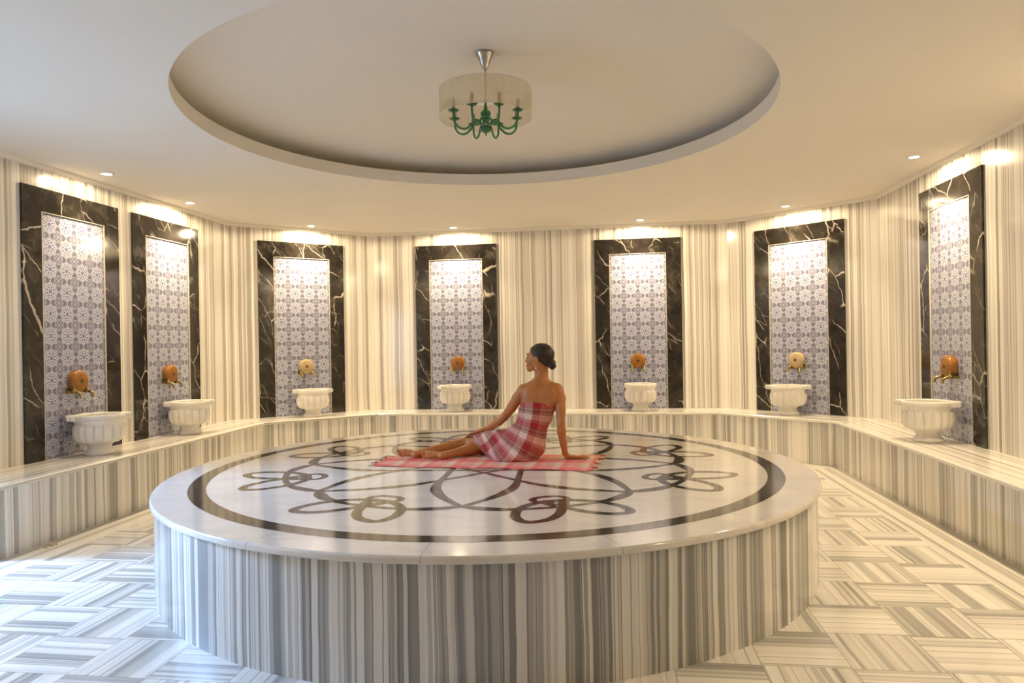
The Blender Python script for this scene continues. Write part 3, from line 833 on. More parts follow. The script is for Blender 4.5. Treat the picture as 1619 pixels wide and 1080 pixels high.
# ------------------------------------------------------------------ chandelier
def chandelier():
    cx, cy = -0.792, 4.80
    t = thing('chandelier', 'green glass chandelier inside a sheer cream drum shade hanging from the round ceiling recess', 'chandelier', (cx, cy, 3.37))
    zr = 3.37
    def Z(*p): return [(r, z - zr) for r, z in p]
    bm = bmesh.new(); lathe(bm, Z((0.006, 3.256), (0.018, 3.258), (0.022, 3.275), (0.033, 3.295), (0.044, 3.325), (0.058, 3.352), (0.064, 3.364), (0.060, 3.3695)), 32)
    o = obj('canopy', bm, M_chrome, t); sharp(o, 50)
    bm = bmesh.new(); lathe(bm, Z((0.004, 2.95), (0.004, 3.258)), 12); obj('rod', bm, M_chrome, t, smooth=True)
    # drum shade with thickness
    bm, uvl = new_bm(); n = 96; R = 0.317; z0, z1 = 2.93 - zr, 3.115 - zr
    for i in range(n):
        a, b_ = 2 * PI * i / n, 2 * PI * (i + 1) / n
        quad(bm, uvl, [(R * math.cos(a), R * math.sin(a), z0), (R * math.cos(b_), R * math.sin(b_), z0), (R * math.cos(b_), R * math.sin(b_), z1), (R * math.cos(a), R * math.sin(a), z1)],
             [(a * R, 0), (b_ * R, 0), (b_ * R, .185), (a * R, .185)])
    bmesh.ops.remove_doubles(bm, verts=bm.verts, dist=1e-5)
    sh = obj('drum_shade', bm, M_shade, t, smooth=True)
    for zz in (z0, z1):
        bm = bmesh.new(); tube(bm, [(R * math.cos(2 * PI * i / n), R * math.sin(2 * PI * i / n), zz) for i in range(n + 1)], 0.0022, 6, caps=False)
        obj('hoop', bm, M_trimgold, sh, smooth=True)
    bm = bmesh.new()
    for k in range(3):
        a = 2 * PI * k / 3 + 0.4
        tube(bm, [(0.004 * math.cos(a), 0.004 * math.sin(a), 3.112 - zr), (R * math.cos(a), R * math.sin(a), 3.112 - zr)], 0.0018, 6)
    obj('spider', bm, M_chrome, t, smooth=True)
    bm = bmesh.new()
    lathe(bm, Z((0.008, 2.885), (0.020, 2.888), (0.024, 2.897), (0.014, 2.906), (0.010, 2.914), (0.016, 2.925), (0.032, 2.940), (0.036, 2.955), (0.034, 2.968), (0.022, 2.978), (0.014, 2.992), (0.009, 3.02), (0.006, 3.05)), 24)
    obj('column', bm, M_green, t, smooth=True)
    bm = bmesh.new(); lathe(bm, Z((0.020, 2.864), (0.036, 2.868), (0.036, 2.885), (0.020, 2.889)), 28); sharp(obj('hub', bm, M_chrome, t), 40)
    bm = bmesh.new(); lathe(bm, Z((0.003, 2.805), (0.006, 2.812), (0.004, 2.820), (0.012, 2.824), (0.030, 2.833), (0.040, 2.848), (0.042, 2.862), (0.030, 2.866)), 28)
    obj('bottom_bowl', bm, M_green, t, smooth=True)
    for k in range(8):
        a = 2 * PI * (k + 0.5) / 8 + 0.163; c, s = math.cos(a), math.sin(a)
        def Pp(r, z): return (r * c, r * s, z - zr)
        bm = bmesh.new()
        tube(bm, bez([Pp(0.030, 2.878), Pp(0.045, 2.898), Pp(0.070, 2.908), Pp(0.093, 2.893), Pp(0.115, 2.862), Pp(0.150, 2.838), Pp(0.190, 2.840), Pp(0.222, 2.868), Pp(0.233, 2.905), Pp(0.235, 2.940)], 4), 0.0075, 10)
        arm = obj('arm', bm, M_green, t, smooth=True)
        bm = bmesh.new()
        lathe(bm, [(0.004, -0.010), (0.012, -0.006), (0.026, 0.000), (0.036, 0.007), (0.037, 0.009), (0.026, 0.005), (0.010, 0.004)], 24, org=Pp(0.235, 2.945),
              fn=lambda th, r, h: r * (1 + 0.07 * math.cos(8 * th)) if r > 0.02 else r)
        obj('drip_cup', bm, M_green, arm, smooth=True)
        bm = bmesh.new(); lathe(bm, [(0.0125, 0.0), (0.0125, 0.075), (0.009, 0.078)], 16, org=Pp(0.235, 2.948))
        sharp(obj('candle_sleeve', bm, M_candle, arm), 40)
chandelier()

# ------------------------------------------------------------------ plaid towel under the woman
def towel():
    t = thing('plaid_towel', 'red and cream plaid fringed towel spread flat on the platform under the woman', 'towel', (-0.84, 4.9, HP))
    NL, NR, FR, FL = Vector((-1.60, 4.69)), Vector((-0.115, 4.575)), Vector((-0.055, 5.20)), Vector((-1.61, 5.13))
    nu, nv = 200, 80
    bm, uvl = new_bm()
    def pos(u, v):
        p = (NL * (1 - u) + NR * u) * (1 - v) + (FL * (1 - u) + FR * u) * v
        e = 0.012 * math.sin(9 * u + 2) * (1 - v) + 0.010 * math.sin(13 * u + 4) * v
        z = 0.0035
        for c, amp, w in ((0.33 + 0.02 * math.sin(5 * u), 0.009, 0.022), (0.66 - 0.03 * math.sin(4 * u + 1), 0.009, 0.025)):
            k = math.exp(-((v - c) / w) ** 2)
            z += amp * k * (0.25 + 0.75 * max(0, (u - 0.55) / 0.45) + 0.3 * max(0, (0.25 - u) / 0.25))
        z += 0.003 * math.sin(25 * u + 6 * v) * math.sin(9 * v + 3 * u) * (0.5 if 0.3 < u < 0.75 else 1.0)
        if u < 0.55 and v < 0.25: z += 0.004 * math.exp(-((u - 0.36 - v * 0.4) / 0.02) ** 2)
        return Vector((p.x + 0.84, p.y + e - 4.9, max(z, 0.0012)))
    g = [[bm.verts.new(pos(i / nu, j / nv)) for j in range(nv + 1)] for i in range(nu + 1)]
    for i in range(nu):
        for j in range(nv):
            f = bm.faces.new((g[i][j], g[i + 1][j], g[i + 1][j + 1], g[i][j + 1]))
            for l, (a, b_) in zip(f.loops, ((i, j), (i + 1, j), (i + 1, j + 1), (i, j + 1))): l[uvl].uv = (a / nu * 1.5, b_ / nv * 0.62)
    o = obj('cloth', bm, M_towel, t, smooth=True)
    so = o.modifiers.new('thick', 'SOLIDIFY'); so.thickness = 0.002; so.offset = -0.6
    rnd = random.Random(3)
    M_red = mat_plain('tassel_red', (0.45, 0.02, 0.02), 0.9); M_cr = mat_plain('tassel_cream', (0.72, 0.58, 0.40), 0.9)
    for end in (0, 1):
        for k in range(11):
            v = (k + 0.5) / 11; p = pos(end, v); d = 1 if end else -1
            bm = bmesh.new(); q = Vector((p.x, p.y, 0.006))
            ang = rnd.uniform(-0.5, 0.5)
            e = Vector((math.cos(ang) * d, math.sin(ang), 0))
            tube(bm, [q, q + e * 0.012 + Vector((0, 0, .003)), q + e * 0.018, q + e * 0.036 + Vector((0, 0, -.001)), q + e * 0.046], [0.002, 0.006, 0.0035, 0.005, 0.002], 8)
            obj('tassel', bm, M_red if k % 3 == (1 if end else 2) else M_cr, t, smooth=True)
towel()

# ------------------------------------------------------------------ implicit-surface modeller for the woman
class Field:
    def __init__(s, lo, hi, h):
        s.lo = np.array(lo, np.float32); s.h = h
        s.n = np.ceil((np.array(hi) - np.array(lo)) / h).astype(int) + 1
        s.F = np.full(s.n, 0.05, np.float32)
    def _sub(s, lo, hi):
        a = np.maximum(np.floor((np.array(lo) - s.lo) / s.h).astype(int), 0); b_ = np.minimum(np.ceil((np.array(hi) - s.lo) / s.h).astype(int) + 1, s.n)
        if np.any(b_ <= a): return None, None
        sl = tuple(slice(i, j) for i, j in zip(a, b_))
        g = np.meshgrid(*[s.lo[i] + s.h * np.arange(a[i], b_[i], dtype=np.float32) for i in range(3)], indexing='ij')
        return sl, g
    def add(s, kind, k=0.02, neg=False, **q):
        m = 0.055 + k
        if kind == 'cone':
            A, B_ = np.array(q['a'], float), np.array(q['b'], float); r = max(q['ra'], q['rb']) + m
            lo, hi = np.minimum(A, B_) - r, np.maximum(A, B_) + r
        else:
            c = np.array(q['c'], float); R = max(q['r']) + m; lo, hi = c - R, c + R
        sl, g = s._sub(lo, hi)
        if sl is None: return s
        if kind == 'cone':
            d = B_ - A; L2 = float(d @ d) + 1e-12
            px, py, pz = g[0] - A[0], g[1] - A[1], g[2] - A[2]
            t = np.clip((px * d[0] + py * d[1] + pz * d[2]) / L2, 0, 1)
            D = np.sqrt((px - t * d[0]) ** 2 + (py - t * d[1]) ** 2 + (pz - t * d[2]) ** 2) - (q['ra'] + (q['rb'] - q['ra']) * t)
        else:
            px, py, pz = g[0] - c[0], g[1] - c[1], g[2] - c[2]
            ax = q.get('axes')
            if ax is not None:
                ax = np.array(ax, float)
                px, py, pz = [px * ax[i][0] + py * ax[i][1] + pz * ax[i][2] for i in range(3)]
            r = q['r']
            k0 = np.sqrt((px / r[0]) ** 2 + (py / r[1]) ** 2 + (pz / r[2]) ** 2); k1 = np.sqrt((px / r[0] ** 2) ** 2 + (py / r[1] ** 2) ** 2 + (pz / r[2] ** 2) ** 2) + 1e-9
            D = k0 * (k0 - 1) / k1
        S = s.F[sl]
        if neg:
            D = -D; hh = np.clip(0.5 - 0.5 * (S - D) / k, 0, 1)
            s.F[sl] = S * (1 - hh) + D * hh + k * hh * (1 - hh)
        else:
            hh = np.clip(0.5 + 0.5 * (S - D) / k, 0, 1)
            s.F[sl] = S * (1 - hh) + D * hh - k * hh * (1 - hh)
        return s
    def grid(s): return np.meshgrid(*[s.lo[i] + s.h * np.arange(s.n[i], dtype=np.float32) for i in range(3)], indexing='ij')
    def mesh(s, name, mat, parent, uvfn=None, relax=2):
        F = s.F; nx, ny, nz = F.shape; sg = F < 0
        cnt = np.zeros((nx - 1, ny - 1, nz - 1), np.int8)
        offs = [(i, j, k) for i in (0, 1) for j in (0, 1) for k in (0, 1)]
        for i, j, k in offs: cnt += sg[i:nx - 1 + i, j:ny - 1 + j, k:nz - 1 + k]
        act = np.argwhere((cnt > 0) & (cnt < 8))
        vid = np.full(cnt.shape, -1, np.int32); vid[tuple(act.T)] = np.arange(len(act))
        vals = {o: F[act[:, 0] + o[0], act[:, 1] + o[1], act[:, 2] + o[2]] for o in offs}
        acc = np.zeros((len(act), 3)); num = np.zeros(len(act))
        for o in offs:
            for ax in range(3):
                if o[ax]: continue
                o2 = list(o); o2[ax] = 1; a, b_ = vals[o], vals[tuple(o2)]
                m = (a < 0) != (b_ < 0); t = a / np.where(m, a - b_, 1)
                p = np.tile(np.array(o, float), (len(act), 1)); p[:, ax] = t
                acc[m] += p[m]; num[m] += 1
        V = (act + acc / num[:, None]) * s.h + s.lo
        faces = []
        for ax in range(3):
            b1, b2 = [(1, 2), (2, 0), (0, 1)][ax]
            sl0 = [slice(0, n_) for n_ in F.shape]; sl1 = list(sl0); sl0[ax] = slice(0, -1); sl1[ax] = slice(1, None)
            a, b_ = sg[tuple(sl0)], sg[tuple(sl1)]
            e = np.argwhere(a != b_); e = e[(e[:, b1] > 0) & (e[:, b2] > 0) & (e[:, b1] < F.shape[b1] - 1) & (e[:, b2] < F.shape[b2] - 1)]
            ins = a[tuple(e.T)]
            q = []
            for d1, d2 in ((0, 0), (-1, 0), (-1, -1), (0, -1)):
                c = e.copy(); c[:, b1] += d1; c[:, b2] += d2; q.append(vid[tuple(c.T)])
            q = np.stack(q, 1); q[~ins] = q[~ins][:, ::-1]; faces.append(q)
        Fc = np.concatenate(faces); Fc = Fc[(Fc >= 0).all(1)]
        for _ in range(relax):
            nb = np.zeros_like(V); nn = np.zeros(len(V))
            for i in range(4):
                a, b_ = Fc[:, i], Fc[:, (i + 1) % 4]
                np.add.at(nb, a, V[b_]); np.add.at(nn, a, 1); np.add.at(nb, b_, V[a]); np.add.at(nn, b_, 1)
            V = V * 0.5 + 0.5 * nb / np.maximum(nn, 1)[:, None]
        used = np.unique(Fc); remap = np.full(len(V), -1); remap[used] = np.arange(len(used)); V = V[used]; Fc = remap[Fc]
        org = np.array(parent.location) if parent else np.zeros(3)
        me = bpy.data.meshes.new(name)
        me.vertices.add(len(V)); me.vertices.foreach_set('co', (V - org).astype(np.float32).ravel())
        me.loops.add(Fc.size); me.loops.foreach_set('vertex_index', Fc.ravel().astype(np.int32))
        me.polygons.add(len(Fc)); me.polygons.foreach_set('loop_start', np.arange(0, Fc.size, 4, dtype=np.int32)); me.polygons.foreach_set('loop_total', np.full(len(Fc), 4, np.int32))
        me.update(); me.validate()
        me.polygons.foreach_set('use_smooth', np.ones(len(me.polygons), bool))
        if uvfn is not None:
            uv = uvfn(V); lay = me.uv_layers.new(name='UVMap'); lay.data.foreach_set('uv', uv[Fc.ravel()].astype(np.float32).ravel())
        me.materials.append(mat)
        o = bpy.data.objects.new(name, me); C.objects.link(o); o.parent = parent
        return o

def woman():
    root = thing('person', 'woman with dark hair bun seated on the platform, back turned, wrapped in red plaid cloth', 'person', (-0.62, 5.08, HP + 0.004))
    h = 0.0042
    B = Field((-1.66, 4.92, 0.53), (-0.08, 5.47, 1.40), h)
    T = Field((-1.16, 4.92, 0.53), (-0.32, 5.47, 1.06), h)     # the clothed part again, for the wrap
    def both(kind, k, **q):
        B.add(kind, k=k, **q)
        T.add(kind, k=(max(k, 0.05) if kind == 'ell' else 0.03), **q)
    # trunk
    both('ell', 0.05, c=(-0.600, 5.115, 0.672), r=(0.140, 0.108, 0.122))
    both('ell', 0.04, c=(-0.565, 5.085, 0.652), r=(0.100, 0.098, 0.100))
    both('ell', 0.04, c=(-0.665, 5.110, 0.655), r=(0.105, 0.100, 0.100))
    both('ell', 0.06, c=(-0.545, 5.095, 0.790), r=(0.100, 0.074, 0.100))
    both('ell', 0.06, c=(-0.508, 5.085, 0.890), r=(0.108, 0.076, 0.100))
    both('ell', 0.05, c=(-0.482, 5.085, 0.965), r=(0.116, 0.080, 0.100))
    both('ell', 0.03, c=(-0.545, 5.150, 0.955), r=(0.050, 0.050, 0.050))
    both('ell', 0.03, c=(-0.430, 5.145, 0.950), r=(0.050, 0.050, 0.050))
    B.add('ell', k=0.04, c=(-0.474, 5.078, 1.020), r=(0.128, 0.068, 0.075))
    B.add('cone', k=0.03, a=(-0.472, 5.075, 1.085), b=(-0.585, 5.072, 1.056), ra=0.040, rb=0.036)
    B.add('cone', k=0.03, a=(-0.468, 5.073, 1.085), b=(-0.362, 5.062, 1.058), ra=0.040, rb=0.036)
    B.add('cone', k=0.03, a=(-0.466, 5.072, 1.10), b=(-0.462, 5.078, 1.205), ra=0.050, rb=0.045)
    B.add('cone', k=0.03, a=(-0.49, 5.06, 1.10), b=(-0.53, 5.055, 1.075), ra=0.03, rb=0.03)
    # shoulder blades and spine furrow
    B.add('ell', k=0.05, c=(-0.545, 5.028, 1.000), r=(0.036, 0.022, 0.052))
    B.add('ell', k=0.05, c=(-0.402, 5.022, 1.002), r=(0.036, 0.022, 0.052))
    B.add('cone', k=0.02, neg=True, a=(-0.474, 4.984, 1.06), b=(-0.500, 4.990, 0.90), ra=0.009, rb=0.009)
    # legs: thigh, knee, calf, ankle
    both('cone', 0.05, a=(-0.660, 5.150, 0.672), b=(-0.860, 5.250, 0.650), ra=0.092, rb=0.075)
    both('cone', 0.03, a=(-0.860, 5.250, 0.650), b=(-1.065, 5.345, 0.622), ra=0.075, rb=0.052)
    both('cone', 0.04, a=(-0.630, 5.120, 0.640), b=(-0.935, 5.330, 0.606), ra=0.086, rb=0.053)
    B.add('cone', k=0.02, a=(-1.070, 5.345, 0.620), b=(-1.175, 5.272, 0.612), ra=0.050, rb=0.045)
    B.add('cone', k=0.02, a=(-1.175, 5.272, 0.612), b=(-1.372, 5.132, 0.586), ra=0.045, rb=0.0255)
    B.add('cone', k=0.02, a=(-0.940, 5.330, 0.604), b=(-1.010, 5.245, 0.598), ra=0.049, rb=0.044)
    B.add('cone', k=0.02, a=(-1.010, 5.245, 0.598), b=(-1.152, 5.090, 0.584), ra=0.044, rb=0.0245)
    # feet, soles towards the camera
    def foot(ank, heel, ball, toe_dir, up, s):
        ank, heel, ball = map(np.array, (ank, heel, ball)); toe_dir = np.array(toe_dir); up = np.array(up)
        B.add('cone', k=0.015, a=ank, b=heel, ra=0.026, rb=0.0255)
        mid = (heel + ball) / 2 + np.array((0, 0.008, 0.004))
        B.add('cone', k=0.015, a=heel, b=mid, ra=0.0255, rb=0.021)
        B.add('cone', k=0.012, a=mid + up * 0.006, b=ball + up * 0.014, ra=0.021, rb=0.0175)
        B.add('cone', k=0.012, a=mid - up * 0.006, b=ball - up * 0.012, ra=0.019, rb=0.0155)
        for i, (q, l, r) in enumerate(((0.027, 0.046, 0.0105), (0.012, 0.044, 0.0078), (0.000, 0.040, 0.0074), (-0.011, 0.034, 0.0070), (-0.021, 0.026, 0.0066))):
            a = ball + up * q * 0.85 + toe_dir * 0.012; b_ = ball + up * q + toe_dir * l
            B.add('cone', k=0.004, a=a, b=(a + b_) / 2 + np.array((0, .003, 0)), ra=r * 0.85, rb=r * 0.8)
            B.add('cone', k=0.004, a=(a + b_) / 2 + np.array((0, .003, 0)), b=b_ + np.array((0, -.004, 0)), ra=r * 0.85, rb=r)
    foot((-1.375, 5.132, 0.585), (-1.393, 5.098, 0.5795), (-1.478, 5.106, 0.592), (-0.97, 0.05, -0.22), (-0.20, 0.05, 0.97), 1)
    foot((-1.155, 5.088, 0.583), (-1.186, 5.055, 0.5795), (-1.290, 5.058, 0.5845), (-0.99, 0.05, -0.06), (-0.05, 0.10, 0.99), 1)
    # right arm (propping) and left arm (on the thigh)
    def limb(pts, k=0.012):
        for (a, ra), (b_, rb) in zip(pts[:-1], pts[1:]): B.add('cone', k=k, a=a, b=b_, ra=ra, rb=rb)
    limb([((-0.352, 5.060, 1.045), 0.043), ((-0.336, 5.053, 0.985), 0.040), ((-0.333, 5.043, 0.90), 0.034), ((-0.331, 5.030, 0.812), 0.029), ((-0.329, 5.042, 0.76), 0.0315),
          ((-0.318, 5.070, 0.67), 0.025), ((-0.309, 5.090, 0.598), 0.0195), ((-0.298, 5.094, 0.578), 0.020)])
    limb([((-0.598, 5.075, 1.043), 0.042), ((-0.640, 5.095, 0.985), 0.040), ((-0.690, 5.130, 0.915), 0.035), ((-0.748, 5.172, 0.845), 0.0295), ((-0.795, 5.200, 0.810), 0.0315),
          ((-0.860, 5.250, 0.765), 0.0255), ((-0.905, 5.285, 0.745), 0.0190), ((-0.925, 5.293, 0.738), 0.0190)])
    def hand(w, d, side, up, L, spread, drop, curl):
        """w wrist, d direction of the fingers, side towards the thumb, up = back of the hand"""
        w, d, side, up = map(lambda q: np.array(q, float), (w, d, side, up))
        for s_, r in ((0.020, .0125), (0.007, .0135), (-0.007, .013), (-0.020, .0115)):
            B.add('cone', k=0.010, a=w + side * s_ * 0.6, b=w + d * L * 0.48 + side * s_ * 1.15 + up * (-drop * 0.45), ra=0.0135, rb=r * 0.82)
        for s_, f, r in ((0.0245, 0.44, .0082), (0.0085, 0.50, .0086), (-0.008, 0.46, .0082), (-0.0235, 0.37, .0073)):
            k0 = w + d * L * 0.47 + side * s_ + up * (-drop * 0.45)
            dd = d + side * s_ * spread; dd /= np.linalg.norm(dd)
            k1 = k0 + dd * L * f * 0.45 + up * (0.004 - curl * 0.3 - drop * 0.1); k2 = k0 + dd * L * f * 0.78 + up * (-0.003 - curl * 0.75 - drop * 0.3); k3 = k0 + dd * L * f + up * (-0.006 - curl * 1.4 - drop * 0.5)
            for p, q, ra, rb in ((k0, k1, r * 1.08, r), (k1, k2, r, r * 0.92), (k2, k3, r * 0.92, r * 0.82)): B.add('cone', k=0.003, a=p, b=q, ra=ra, rb=rb)
        t0 = w + d * L * 0.10 + side * 0.020; t1 = w + d * L * 0.32 + side * 0.046 + up * (-0.004); t2 = w + d * L * 0.50 + side * 0.056 + up * (-0.008)
        B.add('cone', k=0.008, a=t0, b=t1, ra=0.0130, rb=0.0098); B.add('cone', k=0.003, a=t1, b=t2, ra=0.0098, rb=0.0082)
    hand((-0.296, 5.094, 0.573), (0.995, 0.06, -0.02), (-0.06, 0.995, 0), (0, 0, 1), 0.165, 9.0, 0.006, 0.002)
    dl = np.array((-0.93, 0.13, -0.27)); dl /= np.linalg.norm(dl)
    sd = np.cross(dl, (0, 0, 1)); sd = -sd / np.linalg.norm(sd); up_ = np.cross(sd, dl); up_ = up_ if up_[2] > 0 else -up_
    hand((-0.925, 5.293, 0.738), dl, -sd if sd[1] < 0 else sd, up_, 0.158, 6.0, 0.006, 0.004)
    # head, looking to the left of the photograph
    Cc = np.array((-0.475, 5.075, 1.283)); Fd = np.array((-0.975, 0.22, 0.0)); Fd /= np.linalg.norm(Fd)
    Sd = np.array((-Fd[1] * -1, Fd[0], 0)) ; Sd = np.array((-0.22, -0.975, 0.0)); Sd /= np.linalg.norm(Sd); Ud = np.array((0, 0, 1.0))
    AX = [Fd, Sd, Ud]
    def hp(f, s_, u): return Cc + Fd * f + Sd * s_ + Ud * u
    H_ = Field((-0.62, 4.96, 1.15), (-0.35, 5.19, 1.40), 0.0028)
    HB_ = B
    def hd(kind, k, neg=False, **q): HB_.add(kind, k=k, neg=neg, **q)
    hd('ell', 0.02, c=hp(-0.012, 0, 0.012), r=(0.088, 0.068, 0.074), axes=AX)
    hd('ell', 0.02, c=hp(0.036, 0, -0.028), r=(0.052, 0.052, 0.072), axes=AX)
    hd('cone', 0.015, a=hp(0.0, 0.046, -0.058), b=hp(0.074, 0.010, -0.093), ra=0.016, rb=0.015)
    hd('cone', 0.015, a=hp(0.0, -0.046, -0.058), b=hp(0.074, -0.010, -0.093), ra=0.016, rb=0.015)
    hd('ell', 0.012, c=hp(0.080, 0, -0.094), r=(0.016, 0.018, 0.014), axes=AX)
    hd('ell', 0.015, c=hp(0.060, 0.034, -0.034), r=(0.022, 0.018, 0.022), axes=AX)
    hd('ell', 0.015, c=hp(0.060, -0.034, -0.034), r=(0.022, 0.018, 0.022), axes=AX)
    hd('ell', 0.012, c=hp(0.076, 0, -0.068), r=(0.0215, 0.026, 0.022), axes=AX)
    hd('ell', 0.010, c=hp(0.088, 0, -0.052), r=(0.0085, 0.012, 0.010), axes=AX)
    for s_ in (-1, 1): hd('ell', 0.02, c=hp(0.004, 0.042 * s_, -0.066), r=(0.020, 0.012, 0.022), axes=AX)
    hd('cone', 0.008, a=hp(0.080, -0.030, 0.012), b=hp(0.080, 0.030, 0.012), ra=0.008, rb=0.008)
    for s_ in (-1, 1): hd('ell', 0.008, neg=True, c=hp(0.092, 0.031 * s_, -0.009), r=(0.012, 0.015, 0.010), axes=AX)
    hd('cone', 0.006, a=hp(0.086, 0, 0.000), b=hp(0.103, 0, -0.036), ra=0.0065, rb=0.0085)
    for s_ in (-1, 1): hd('ell', 0.004, c=hp(0.094, 0.009 * s_, -0.041), r=(0.009, 0.006, 0.006), axes=AX)
    hd('ell', 0.004, c=hp(0.096, 0, -0.063), r=(0.007, 0.019, 0.0052), axes=AX)
    hd('ell', 0.004, c=hp(0.093, 0, -0.074), r=(0.0072, 0.017, 0.0058), axes=AX)
    for s_ in (-1, 1):
        hd('ell', 0.005, c=hp(0.006, 0.068 * s_, -0.026), r=(0.017, 0.009, 0.030), axes=AX)
        hd('ell', 0.003, neg=True, c=hp(0.011, 0.079 * s_, -0.022), r=(0.008, 0.007, 0.015), axes=AX)
    # keep everything above the towel
    g = B.grid()[2]; B.F = np.maximum(B.F, (HP + 0.0045) - g)
    bodyo = B.mesh('body', M_skin, root, relax=2)
    # ---- wrap
    T.add('cone', k=0.06, a=(-0.66, 5.07, 0.60), b=(-0.83, 5.075, 0.580), ra=0.055, rb=0.024)
    T.add('ell', k=0.05, c=(-0.69, 5.03, 0.572), r=(0.11, 0.075, 0.030))
    T.add('cone', k=0.05, a=(-0.80, 5.16, 0.60), b=(-0.96, 5.24, 0.585), ra=0.05, rb=0.03)
    gx, gy, gz = T.grid()
    W_ = T.F - 0.0085
    fold = 0.0035 * np.sin(38 * (gz * 1.0 + gx * 0.5) + 9 * np.sin(6 * gx)) * np.exp(-((gz - 0.80) / 0.07) ** 2) + 0.0022 * np.sin(60 * (gx * 0.6 + gz * 0.8) + 7 * gy)
    W_ = W_ + fold
    # upper edge: plane through the two ends, a little lower in the middle of the back
    top = 0.965 - 0.08 * (gx + 0.482) + 0.9 * (gx + 0.482) ** 2 + 0.05 * (gy - 5.08)
    W_ = np.maximum(W_, gz - top)
    p1, p2, p3 = np.array((-1.015, 5.31, 0.68)), np.array((-0.800, 5.0, 0.552)), np.array((-0.985, 5.42, 0.56))
    n_ = np.cross(p2 - p1, p3 - p1); n_ /= np.linalg.norm(n_)
    if n_[0] > 0: n_ = -n_
    W_ = np.maximum(W_, (gx - p1[0]) * n_[0] + (gy - p1[1]) * n_[1] + (gz - p1[2]) * n_[2])
    W_ = np.maximum(W_, (HP + 0.0050) - gz)
    T.F = W_.astype(np.float32)
    Q = np.array((-1.13, 0.965))
    def uvw(V):
        dx, dz = V[:, 0] - Q[0], V[:, 2] - Q[1]
        return np.stack([np.hypot(dx, dz) + 0.35 * (V[:, 1] - 5.0) * 0.3, -np.arctan2(dz, dx) * 0.45], 1)
    T.mesh('wrap_cloth', M_wrap, root, uvfn=uvw, relax=1)
    # ---- hair
    Hh = Field((-0.60, 4.96, 1.14), (-0.34, 5.20, 1.41), 0.0028)
    Hh.add('ell', k=0.01, c=hp(-0.013, 0, 0.014), r=(0.0935, 0.0745, 0.0785), axes=AX)
    Hh.add('ell', k=0.02, c=hp(-0.052, 0, -0.035), r=(0.046, 0.050, 0.045), axes=AX)
    gx, gy, gz = Hh.grid()
    rel = [(gx - Cc[0]), (gy - Cc[1]), (gz - Cc[2])]
    f_ = rel[0] * Fd[0] + rel[1] * Fd[1]; s_ = np.abs(rel[0] * Sd[0] + rel[1] * Sd[1]); u_ = rel[2]
    front = (f_ - 0.058) * 0.80 - (u_ - 0.040) * 0.60         # hairline falling back from the forehead to the ear
    low = -(u_ + 0.032) - np.maximum(-(f_ + 0.010), 0) * 0.9   # above the ear, dropping to the nape behind it
    cut = np.maximum(front, low)
    Hh.F = np.maximum(Hh.F, cut.astype(np.float32))
    Hh.F = Hh.F + (0.0009 * np.sin(np.arctan2(u_ + 0.045, s_ + 0.02) * 46)).astype(np.float32)
    Hh.mesh('hair', M_hair, root, relax=1)
    Hb = Field((-0.46, 4.97, 1.17), (-0.33, 5.13, 1.28), 0.0025)
    bc = hp(-0.092, 0.012, -0.056)
    Hb.add('ell', k=0.01, c=bc, r=(0.029, 0.032, 0.037)); Hb.add('ell', k=0.01, c=bc + np.array((0.006, -0.004, -0.014)), r=(0.023, 0.026, 0.022))
    gx, gy, gz = Hb.grid(); Hb.F = Hb.F + (0.0012 * np.sin(260 * (gx * 0.5 + gz * 0.7) + 60 * gy)).astype(np.float32)
    Hb.mesh('hair_bun', M_hair, root, relax=1)
    org = np.array(root.location)
    def loc(p): return Vector(tuple(np.array(p) - org))
    for s_ in (1, -1):
        bm = bmesh.new(); bmesh.ops.create_uvsphere(bm, u_segments=16, v_segments=10, radius=0.0078, matrix=Matrix.Translation(loc(hp(0.0755, 0.030 * s_, -0.009))))
        obj('eye', bm, M_eye, root, smooth=True)
        bm = bmesh.new(); tube(bm, [loc(hp(0.0885, 0.016 * s_, 0.016)), loc(hp(0.085, 0.030 * s_, 0.020)), loc(hp(0.072, 0.046 * s_, 0.017))], [0.0022, 0.0028, 0.0012], 8)
        obj('eyebrow', bm, M_brow, root, smooth=True)
        bm = bmesh.new(); tube(bm, [loc(hp(0.083, 0.020 * s_, -0.007)), loc(hp(0.084, 0.030 * s_, -0.003)), loc(hp(0.073, 0.044 * s_, -0.008))], [0.001, 0.0018, 0.001], 6)
        obj('eyelash', bm, M_brow, root, smooth=True)
    bm = bmesh.new()
    for u, f_, r in ((-0.0635, 0.0995, 0.0042), (-0.0735, 0.0965, 0.0048)):
        tube(bm, [loc(hp(f_ - 0.016, -0.019, u - 0.001)), loc(hp(f_ - 0.003, -0.010, u)), loc(hp(f_, 0, u)), loc(hp(f_ - 0.003, 0.010, u)), loc(hp(f_ - 0.016, 0.019, u - 0.001))], [0.001, r * .85, r, r * .85, 0.001], 8)
    obj('lips', bm, M_lips, root, smooth=True)
    bm = bmesh.new(); e = loc(hp(0.004, 0.078, -0.056))
    tube(bm, [e, e + Vector((0, 0, -0.012)), e + Vector((0, 0, -0.020)), e + Vector((0, 0, -0.034)), e + Vector((0, 0, -0.038))], [0.001, 0.0012, 0.004, 0.006, 0.001], 10)
    obj('earring', bm, M_gold, root, smooth=True)
    root.location = (root.location.x + 0.010, root.location.y - 0.095, root.location.z)
    return root
person_root = woman()

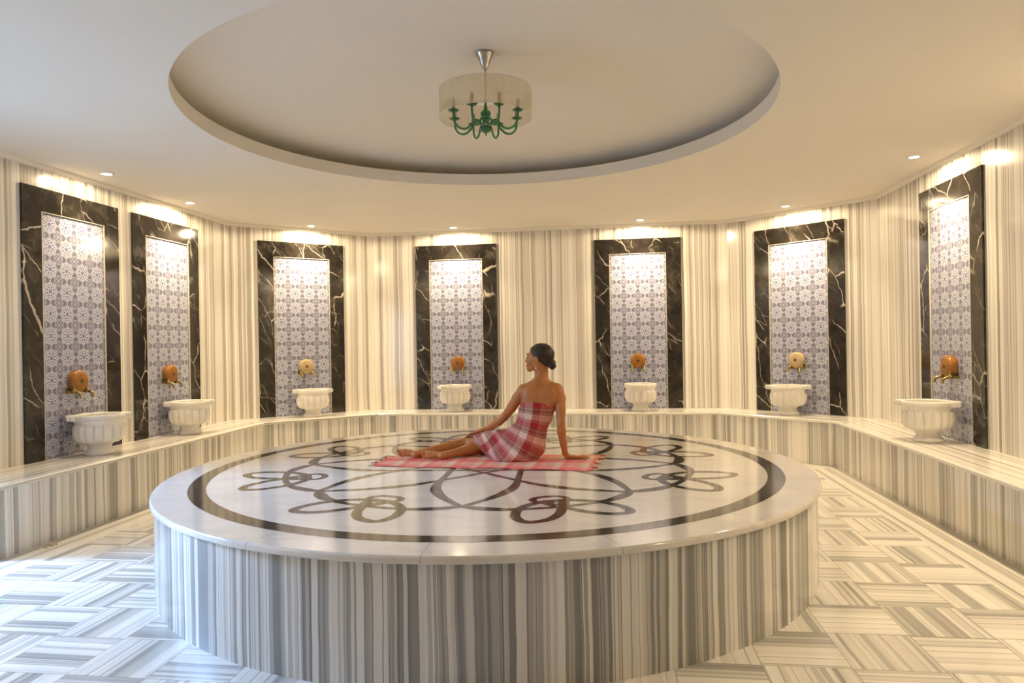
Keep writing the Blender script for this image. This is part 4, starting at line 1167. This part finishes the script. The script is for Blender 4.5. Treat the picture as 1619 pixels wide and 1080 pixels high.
# ------------------------------------------------------------------ loose mortar chips at the foot of the left bench
def chips():
    t = thing('mortar_chips', 'few loose mortar chips on the floor at the foot of the left bench', 'debris', (-3.93, 4.52, 0)); rnd = random.Random(5)
    for k in range(9):
        bm = bmesh.new()
        c = Vector((rnd.uniform(-0.02, 0.035), rnd.uniform(-0.05, 0.05), 0.006)); q = rnd.uniform(0.006, 0.013)
        r = bmesh.ops.create_icosphere(bm, subdivisions=1, radius=q, matrix=Matrix.Translation(c))
        for v in r['verts']: v.co += Vector((rnd.uniform(-1, 1), rnd.uniform(-1, 1), rnd.uniform(-0.6, 0.2))) * q * 0.4; v.co.z = max(v.co.z, 0.0005)
        obj('chip', bm, M_chip, t)
chips()
